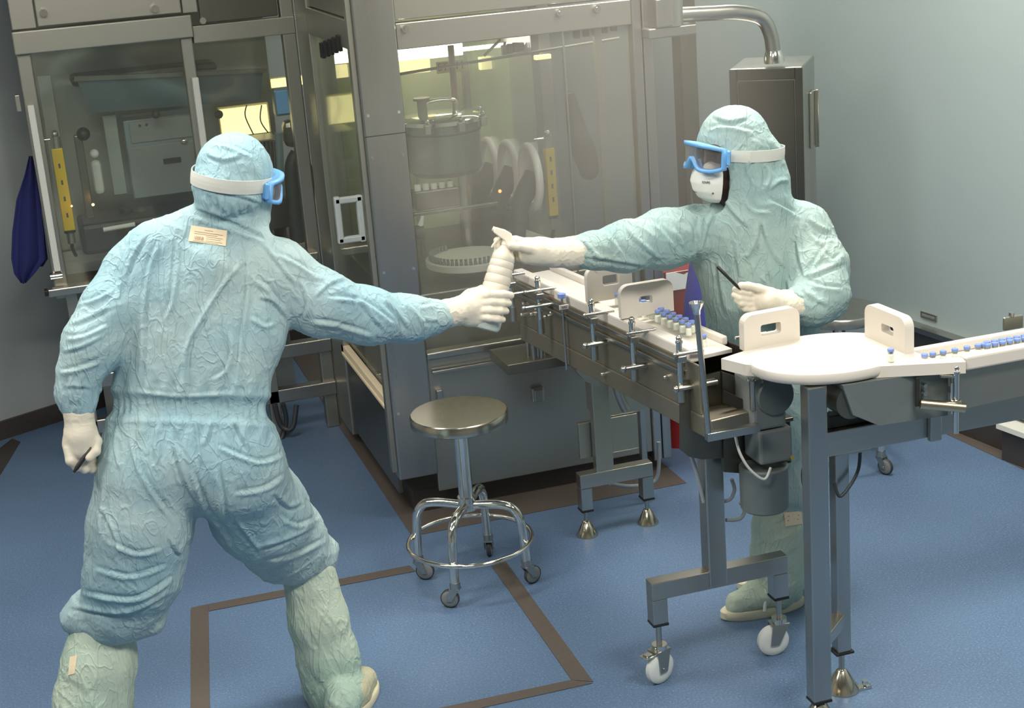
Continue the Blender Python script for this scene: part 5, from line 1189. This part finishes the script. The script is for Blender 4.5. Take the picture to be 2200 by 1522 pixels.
while s_ < .40:
    w_ = random.choice((.006, .01, .014)); bc.add([pl(s_, .62), pl(s_+w_, .62), pl(s_+w_, .86), pl(s_, .86)], [(0, 1, 2, 3)]); s_ += w_+random.choice((.008, .013))
bc.build('bar_code', 'ink', lab)
bl, _p = patch(to_bvh([c for c in pL.children if c.name.startswith('overboot')][0]), ((150, 1412), (166, 1408), (160, 1448), (146, 1452)), 'boot_label', 'label', pL, off=.003, nx=3, ny=4)

# ------------------------------------------------------------------ hands
def glove(name, parent, palm, fingers, thumb, cuff, m='glove', h=.0022, seed=1):
    ps = []
    for c_ in palm: ps += chain(c_, None, .014)
    fl_ = []
    for f_ in fingers+[thumb]: fl_ += chain(f_, None, .0045)
    cu = chain(cuff, None, .006)
    v, q = sdf_surface(ps+fl_+cu, h)
    def dsp(v, nr):
        dC = np.min([p.dist(v) for p in cu], axis=0); w_ = np.exp(-np.clip(dC, 0, 1)/.006)
        ax = cu[-1].b-cu[0].a; ax /= np.linalg.norm(ax); qq = v-np.outer((v@ax)*-.6, ax)
        return v+nr*(w_*.0022*ridged(qq*45, seed, 2)+.0005*ridged(v*60, seed+5, 2))[:, None]
    return mesh_from(v, q, name, m, parent, 2, dsp)
B = 4.68
# left worker's right hand round the bottle body (fingers in front, thumb behind)
glove('glove', pL, [[(985, 668, 4.66, 30), (1015, 660, 4.665, 33)], [(1035, 640, 4.66, 22), (1035, 678, 4.66, 20)], [(1012, 640, 4.67, 20), (1038, 632, 4.67, 17)], [(1010, 685, 4.665, 18), (1040, 690, 4.66, 13)]],
      [[(1038, 638, 4.645, 11), (1060, 633, 4.622, 9.5), (1082, 633, 4.622, 9), (1097, 635, 4.636, 8)], [(1038, 653, 4.642, 11), (1060, 650, 4.620, 9.2), (1080, 651, 4.622, 8.8), (1092, 652, 4.634, 8)],
       [(1036, 668, 4.642, 11), (1056, 667, 4.621, 9), (1076, 668, 4.622, 8.5), (1087, 669, 4.634, 7.6)], [(1034, 682, 4.646, 10), (1052, 684, 4.625, 8), (1070, 686, 4.625, 7.6), (1080, 687, 4.634, 7)]],
      [(1005, 640, 4.685, 13), (1035, 624, 4.725, 11), (1065, 620, 4.74, 9.5), (1085, 618, 4.735, 8.5)], [(944, 678, 4.635, 31), (960, 674, 4.645, 30), (988, 668, 4.655, 29)], seed=11)
# left worker's hanging left hand, loosely closed round a pen
glove('glove', pL, [[(170, 905, 4.345, 30), (174, 935, 4.35, 34), (172, 960, 4.355, 32)], [(155, 955, 4.35, 20), (196, 955, 4.38, 18)]],
      [[(150, 965, 4.335, 14), (152, 990, 4.33, 11), (165, 1003, 4.345, 10), (180, 1002, 4.365, 9.5)], [(162, 970, 4.35, 14), (166, 997, 4.35, 11), (182, 1008, 4.365, 10), (196, 1002, 4.38, 9)],
       [(176, 972, 4.37, 13), (184, 998, 4.372, 10.5), (198, 1008, 4.385, 9.5), (208, 1000, 4.395, 9)], [(190, 968, 4.385, 12), (198, 990, 4.392, 9.5), (209, 998, 4.402, 8.5), (214, 990, 4.41, 8)]],
      [(192, 925, 4.35, 14), (208, 948, 4.345, 11), (206, 970, 4.335, 10), (192, 984, 4.33, 9)], [(168, 872, 4.34, 33), (169, 890, 4.342, 31), (172, 915, 4.348, 30)], m='glove', seed=21)
def pen(a, b, label, w_=.0045):
    a, b = np.array(a), np.array(b); d = b-a; L_ = np.linalg.norm(d); d /= L_; t = thing('pen', label, 'pen', a)
    MB().lathe(a, [(0, 0), (w_*.5, .001), (w_, .014), (w_, L_*.62), (w_*1.08, L_*.62), (w_*1.08, L_-.003), (w_*.7, L_), (0, L_)], 16, axis=d).build('pen_body', 'black', t)
    MB().lathe(a-d*.003, [(0, 0), (.0008, 0), (.0018, .006), (0, .006)], 10, axis=d).build('pen_tip', 'steel', t)
    u_, _w = perp(d); MB().box((-.0015, w_*1.08, L_*.68), (.0015, w_*1.5, L_-.004), .0005, R=np.array([_w, u_, d]).T, loc=a).build('pen_clip', 'black', t)
pen(at(158, 1016, 4.318), at(197, 960, 4.335), 'black pen held in the hanging left hand of the left worker', .0062)

# ------------------------------------------------------------------ spray bottle
b0, b1 = at(1043, 706, B), at(1090, 520, B+.01); ax = b1-b0; LB_ = np.linalg.norm(ax); ax /= LB_
t = thing('spray_bottle', 'ribbed white trigger spray bottle gripped by both workers', 'spray bottle', b0)
rb_ = .0425
prof = [(0, 0), (rb_*.8, 0), (rb_*.97, .006), (rb_, .014), (rb_, .085), (rb_*.985, .09), (rb_*.95, .12)]
for g_ in (.125, .150, .172, .192): prof += [(rb_*.95-(g_-.12)*.06, g_), (rb_*.90-(g_-.12)*.06, g_+.003), (rb_*.95-(g_-.12)*.07, g_+.006)]
prof += [(rb_*.78, .212), (rb_*.55, .225), (.017, .236), (.015, .240), (.015, .246), (0, .246)]
prof = [(r, z*LB_/.25) for r, z in prof]
MB().lathe(b0, prof, 56, axis=ax).build('bottle_body', 'bottle', t)
MB().lathe(b0-ax*.003, [(0, 0), (rb_*.86, .0), (rb_*1.0, .008), (rb_*1.012, .03), (rb_*.9, .03), (0, .03)], 48, axis=ax).build('bottle_foot', 'bottle_clear', t)
MB().lathe(b0+ax*(LB_-.012), [(0, 0), (.0175, 0), (.0175, .018), (.0165, .02), (0, .02)], 32, axis=ax).build('collar', 'bottle', t)
hd = [at(1100, 512, B), at(1112, 522, B), at(1104, 532, B), at(1088, 530, B), at(1084, 518, B), at(1068, 506, B), at(1060, 500, B), at(1064, 488, B), at(1085, 494, B), at(1100, 503, B)]
o = MB().quadprism([p-FWD*.011 for p in hd], FWD*.022).build('trigger_head', 'bottle', t)
bv_ = o.modifiers.new('soft', 'BEVEL'); bv_.width = .004; bv_.segments = 3
MB().cyl(at(1064, 494, B), at(1058, 491, B), .008, .007).build('nozzle', 'bottle', t)
MB().rings(ringpts(spline([at(1074, 510, B), at(1067, 518, B), at(1060, 526, B), at(1056, 532, B)], 5), np.linspace(.005, .0028, 16), 10)).build('trigger', 'bottle', t)
# ------------------------------------------------------------------ right worker (facing left, behind the conveyor)
ori = onz(1690, 1300, 0); pR = thing('person', 'person in green hooded coverall, goggles and mask, standing behind the conveyor', 'person', (ori[0], ori[1], 0))
fR = IMG(-.45, 0, -.9); fR[2] = 0; fR /= np.linalg.norm(fR); FR_ = (fR, .74)
torso = []
for a, b, k in (((1515, 492, 4.90, 52), (1712, 496, 4.93, 60), .05), ((1548, 560, 4.93, 62), (1700, 562, 4.95, 68), .05), ((1572, 635, 4.96, 66), (1700, 638, 4.98, 68), .05),
                ((1582, 710, 5.0, 66), (1690, 712, 5.02, 66), .05), ((1590, 790, 5.06, 70), (1690, 790, 5.08, 70), .05)): torso += chain([a, b], FR_, k)
neck = chain([(1620, 400, 4.88, 62), (1622, 440, 4.90, 70), (1622, 490, 4.92, 80)], None, .045)
bib = chain([(1583, 425, 4.84, 30), (1600, 470, 4.86, 40), (1618, 560, 4.90, 52), (1622, 680, 4.94, 60)], FR_, .07)
legs = chain([(1650, 840, 5.12, 80), (1672, 930, 5.16, 68), (1692, 1030, 5.2, 56), (1690, 1085, 5.24, 50)], None, .05) + chain([(1700, 850, 5.2, 80), (1720, 940, 5.3, 62), (1722, 1040, 5.36, 50)], None, .05)
armR = chain([(1505, 496, 4.90, 56), (1425, 513, 4.84, 60), (1345, 530, 4.78, 50), (1275, 538, 4.74, 40)], None, .04)
armRc = chain([(1278, 538, 4.74, 40), (1232, 541, 4.72, 33)], None, .015)
armL = chain([(1728, 500, 4.93, 60), (1758, 575, 4.90, 60), (1764, 632, 4.85, 56), (1745, 655, 4.82, 48)], None, .04)
armLc = chain([(1745, 655, 4.82, 46), (1712, 653, 4.80, 36)], None, .015)
hood = chain([(1578, 302, 4.87, 76), (1590, 330, 4.87, 76)], None, .025) + chain([(1628, 345, 4.90, 56), (1640, 388, 4.91, 56)], None, .03) + chain([(1560, 320, 4.86, 58), (1600, 390, 4.86, 62)], None, .03)
fh = IMG(-.88, .11, -.40); fh /= np.linalg.norm(fh); uh = np.array([0, 0, 1.])-fh*fh[2]; uh /= np.linalg.norm(uh); rh = np.cross(fh, uh)
hc = at(1570, 333, 4.855)
op = [Prim(hc+fh*.092-uh*.062, hc+fh*.085-uh*.105, .082, .078, None, .008, True)]
allp = torso+neck+bib+legs+armR+armRc+armL+armLc+hood+op
v, q = sdf_surface(allp, VOX)
wrR0 = wrinkler([(torso[:2], IMG(.25, 1), 15, .006), (torso[2:], IMG(-.2, 1), 14, .006), (neck+bib, IMG(.5, 1), 15, .0045), (legs, IMG(.8, .5), 15, .008), (armR, IMG(1, .42), 17, .007), (armRc, IMG(1, .2), 24, .005),
                (armL, IMG(1, -.2), 21, .0085), (armLc, IMG(.2, 1), 24, .006), (hood[:2], IMG(1, .3), 22, .004), (hood[2:], IMG(.6, 1), 17, .006)])
FRT = [[(1548, 421), (1577, 459), (1608, 490)], [1.2, (1633, 470), (1627, 515), (1605, 559)], [1.2, (1633, 470), (1659, 544), (1690, 580)], [1.2, (1447, 490), (1468, 520), (1482, 560)], [(1504, 465), (1500, 510), (1504, 560)], [(1539, 450), (1520, 490), (1508, 540)],
       [(1240, 512), (1262, 530), (1290, 562)], [(1290, 492), (1320, 520), (1350, 562)], [(1340, 485), (1370, 520), (1420, 560)], [(1400, 475), (1435, 510), (1470, 550)], [(1250, 550), (1320, 560), (1390, 572)], [(1440, 455), (1480, 480), (1490, 520)],
       [1.3, (1715, 484), (1712, 531), (1728, 596)], [1.3, (1731, 596), (1755, 560), (1778, 525)], [1.2, (1734, 598), (1775, 580), (1816, 563)], [1.2, (1734, 606), (1770, 618), (1812, 622)], [(1715, 619), (1745, 640), (1780, 660)], [(1740, 500), (1765, 520), (1790, 515)], [(1735, 470), (1760, 490), (1785, 500)], [(1770, 545), (1790, 560), (1812, 545)],
       [(1652, 300), (1668, 322), (1686, 340)], [(1627, 326), (1671, 332), (1692, 364)], [1.3, (1655, 408), (1675, 392), (1695, 392)], [(1621, 332), (1608, 364), (1627, 402)], [(1577, 515), (1583, 550), (1590, 600)], [(1640, 590), (1655, 620)], [(1540, 560), (1548, 620), (1560, 680)], [(1650, 430), (1690, 450), (1720, 470)],
       [.8, (1530, 250), (1570, 262), (1610, 250)], [.8, (1520, 280), (1560, 272), (1620, 285)], [(1640, 350), (1650, 380), (1640, 410)], [(1600, 420), (1620, 450), (1660, 455)], [(1690, 600), (1700, 640)], [.8, (1730, 640), (1700, 632)], [.8, (1732, 670), (1702, 678)]]
def wrR(v, nr):
    v = wrR0(v, nr); x, y = px_of(v); s = (x < 1660) & (x > 1500)
    return v+nr*fold_disp(v, nr, FRT)[:, None]
cvR = mesh_from(v, q, 'coverall', 'suit2', pR, 2, wrR); bvR = to_bvh(cvR)
make_head(hc, fh, uh, rh, pR, 'skin', 1.0)
gl = goggles(hc+fh*.100+uh*.006, fh, uh, rh, pR, 1.0, 1.14)
band_on(bvR, hc+uh*.008, fh, uh, rh, .0175, 1.0, 2*PI-1.0, .002, 'goggle_strap', 'strap', pR, off=.002)
mk, rows = ffp_mask(hc+fh*.076-uh*.068-rh*.0, fh, uh, rh, pR, 1.16)
# mask details: seam line, print, ear loop
def mrow(i, j, off=.0015):
    n_ = 30; p = rows[int(i)][int(j)]; c_ = hc; d = p-c_; d /= np.linalg.norm(d); return p+d*off
MB().tube([mrow(17, j) for j in range(15, 28)], .0008, n=6).build('mask_seam', 'ink_dark', mk)
MB().tube([mrow(6, j) for j in range(6, 28)], .0008, n=6).build('nose_seam', 'label', mk)
side = 22 if (rows[12][25]-O)@FWD < (rows[12][5]-O)@FWD else 7
if True:
    p = mrow(11, side, .003); tx = mrow(11, side+2, .003)-mrow(11, side-2, .003); ty = mrow(8, side, .003)-mrow(14, side, .003)
    if np.cross(tx, ty)@(-FWD) < 0: tx = -tx
    text_mesh('KN95', .011, p, tx, ty, 'ink_dark', mk, name='mask_print')
    p = mrow(16, 25 if side == 22 else 4, .002); MB().sphere(p, .0028, 10).build('mask_dot', 'ink_dark', mk)
sg = 1 if side == 22 else -1
e0 = rows[5][28 if side == 22 else 1]; e1 = hc + rh*sg*.083 - fh*.0 - uh*.018
MB().tube(spline([e0, (e0+e1)/2+rh*sg*.006, e1], 6), .0018, n=8).build('ear_loop', 'mask', mk)
# trouser legs, overboot and shoes
lb_ = chain([(1688, 1075, 5.23, 52), (1678, 1130, 5.26, 60), (1676, 1185, 5.29, 60), (1680, 1235, 5.31, 50), (1668, 1270, 5.33, 42)], None, .025)
lb2 = chain([(1712, 1120, 5.30, 34), (1716, 1180, 5.33, 34)], None, .03)
v, q = sdf_surface(lb_+lb2, VOX); mesh_from(v, q, 'overboot', 'boot', pR, 2, wrinkler([(lb_+lb2, IMG(.8, -.6), 18, .009)]))
fs = IMG(-.97, 0, -.25); fs[2] = 0; fs /= np.linalg.norm(fs); rs_ = np.array([fs[1], -fs[0], 0]); ak = onz(1662, 1293, .03); ft = np.array([ak[0], ak[1], 0])
v, q = sdf_surface([Prim(ft-fs*.06+[0, 0, .055], ft+fs*.05+[0, 0, .07], .042, .05, None, .03), Prim(ft+fs*.05+[0, 0, .07], ft+fs*.13+[0, 0, .048], .046, .040, None, .03)], .005)
sh_ = mesh_from(v, q, 'overshoe', 'boot', pR, 2, wrinkler([([Prim(ft, ft+fs*.1, .05, .05)], rs_, 26, .004)]))
MB().rings(sole(ft, fs, rs_, -.11, .19, .052, 0, .032)).build('shoe_sole', 'sole', pR)
MB().tube(spline([ft+fs*.055-rs_*.055+[0, 0, .03], ft+fs*.045-rs_*.04+[0, 0, .10], ft+fs*.03+[0, 0, .122], ft+fs*.03+rs_*.05+[0, 0, .07]], 6), .006).build('shoe_strap', 'mask', pR)
f2 = ft + IMG(.07, 0, .22)*np.array([1, 1, 0]); lb3 = [Prim(at(1712, 1060, 5.38), [f2[0], f2[1], .12], .065, .055, None, .03), Prim([f2[0], f2[1], .12], f2+[0, 0, .05]+fs*.08, .055, .04, None, .03)]
v, q = sdf_surface(lb3, VOX); mesh_from(v, q, 'overboot', 'boot', pR, 2, wrinkler([(lb3, IMG(.8, -.6), 18, .008)]))
MB().rings(sole(f2, fs, rs_, -.10, .17, .05, 0, .03)).build('shoe_sole', 'sole', pR)
lab, pl2 = patch(to_bvh([c for c in pR.children if c.name.startswith('overboot')][0]), ((1684, 1102), (1722, 1098), (1724, 1126), (1688, 1132)), 'boot_label', 'label', pR, off=.003)
ln = MB()
for t_, s0, s1 in ((.3, .2, .85), (.6, .15, .8)): ln.add([pl2(s0, t_-.02), pl2(s1, t_-.02), pl2(s1, t_+.02), pl2(s0, t_+.02)], [(0, 1, 2, 3)])
ln.build('label_print_lines', 'ink', lab)
# hands
glove('glove', pR, [[(1195, 543, 4.705, 30), (1160, 539, 4.695, 28), (1138, 536, 4.69, 24)], [(1130, 528, 4.70, 16), (1130, 552, 4.70, 16)], [(1185, 550, 4.70, 24), (1150, 552, 4.695, 18)]],
      [[(1132, 524, 4.705, 12), (1108, 517, 4.715, 10), (1086, 515, 4.708, 9), (1068, 517, 4.690, 8)], [(1130, 533, 4.71, 12), (1108, 530, 4.722, 10), (1084, 529, 4.716, 9), (1069, 530, 4.695, 8)],
       [(1128, 543, 4.71, 12), (1106, 542, 4.722, 9.5), (1084, 541, 4.716, 8.5), (1068, 541, 4.696, 7.8)], [(1128, 554, 4.705, 11), (1108, 553, 4.722, 9), (1088, 552, 4.72, 8), (1074, 552, 4.705, 7.2)]],
      [(1160, 540, 4.675, 13), (1135, 534, 4.66, 10.5), (1115, 530, 4.652, 9.5), (1098, 528, 4.652, 8.5)], [(1240, 541, 4.72, 33), (1222, 543, 4.715, 33), (1195, 544, 4.705, 30)], seed=31)
HB = 4.765
glove('glove', pR, [[(1672, 650, HB+.01, 25), (1650, 646, HB, 27), (1634, 643, HB, 23)], [(1630, 634, HB, 15), (1632, 658, HB, 14)]],
      [[(1628, 632, HB, 11), (1608, 630, HB-.022, 9), (1592, 627, HB-.03, 8), (1580, 622, HB-.028, 7.2)], [(1626, 643, HB, 11), (1606, 643, HB-.018, 9), (1590, 640, HB-.026, 8), (1578, 634, HB-.022, 7.2)],
       [(1627, 653, HB, 10.5), (1608, 655, HB-.014, 8.8), (1594, 652, HB-.022, 8), (1584, 645, HB-.018, 7.2)], [(1631, 662, HB, 10), (1614, 666, HB-.010, 8), (1602, 664, HB-.016, 7.2), (1592, 657, HB-.014, 6.6)]],
      [(1655, 632, HB-.01, 14), (1630, 621, HB-.025, 10.5), (1608, 615, HB-.036, 9), (1592, 614, HB-.042, 8)], [(1712, 655, 4.79, 30), (1698, 653, 4.785, 30), (1672, 650, 4.775, 26)], seed=41)
pen(at(1590, 622, HB-.045), at(1541, 573, HB-.06), 'black pen held upright in the left hand of the right worker', .0048)
# fine mist volume added to imitate window reflections between the bottle and the machine
mm = MB(); cM = np.array([1.88, 5.28, 1.52]); rM = np.array([.85, .42, 1.15]); mm.sphere(cM, 1., 40, sc=rM); o = mm.build('reflection_veil', 'veil'); tag(o, 'pale warm mist added to imitate reflected haze in front of the glazed machine behind the spray bottle', 'veil'); o['kind'] = 'stuff'
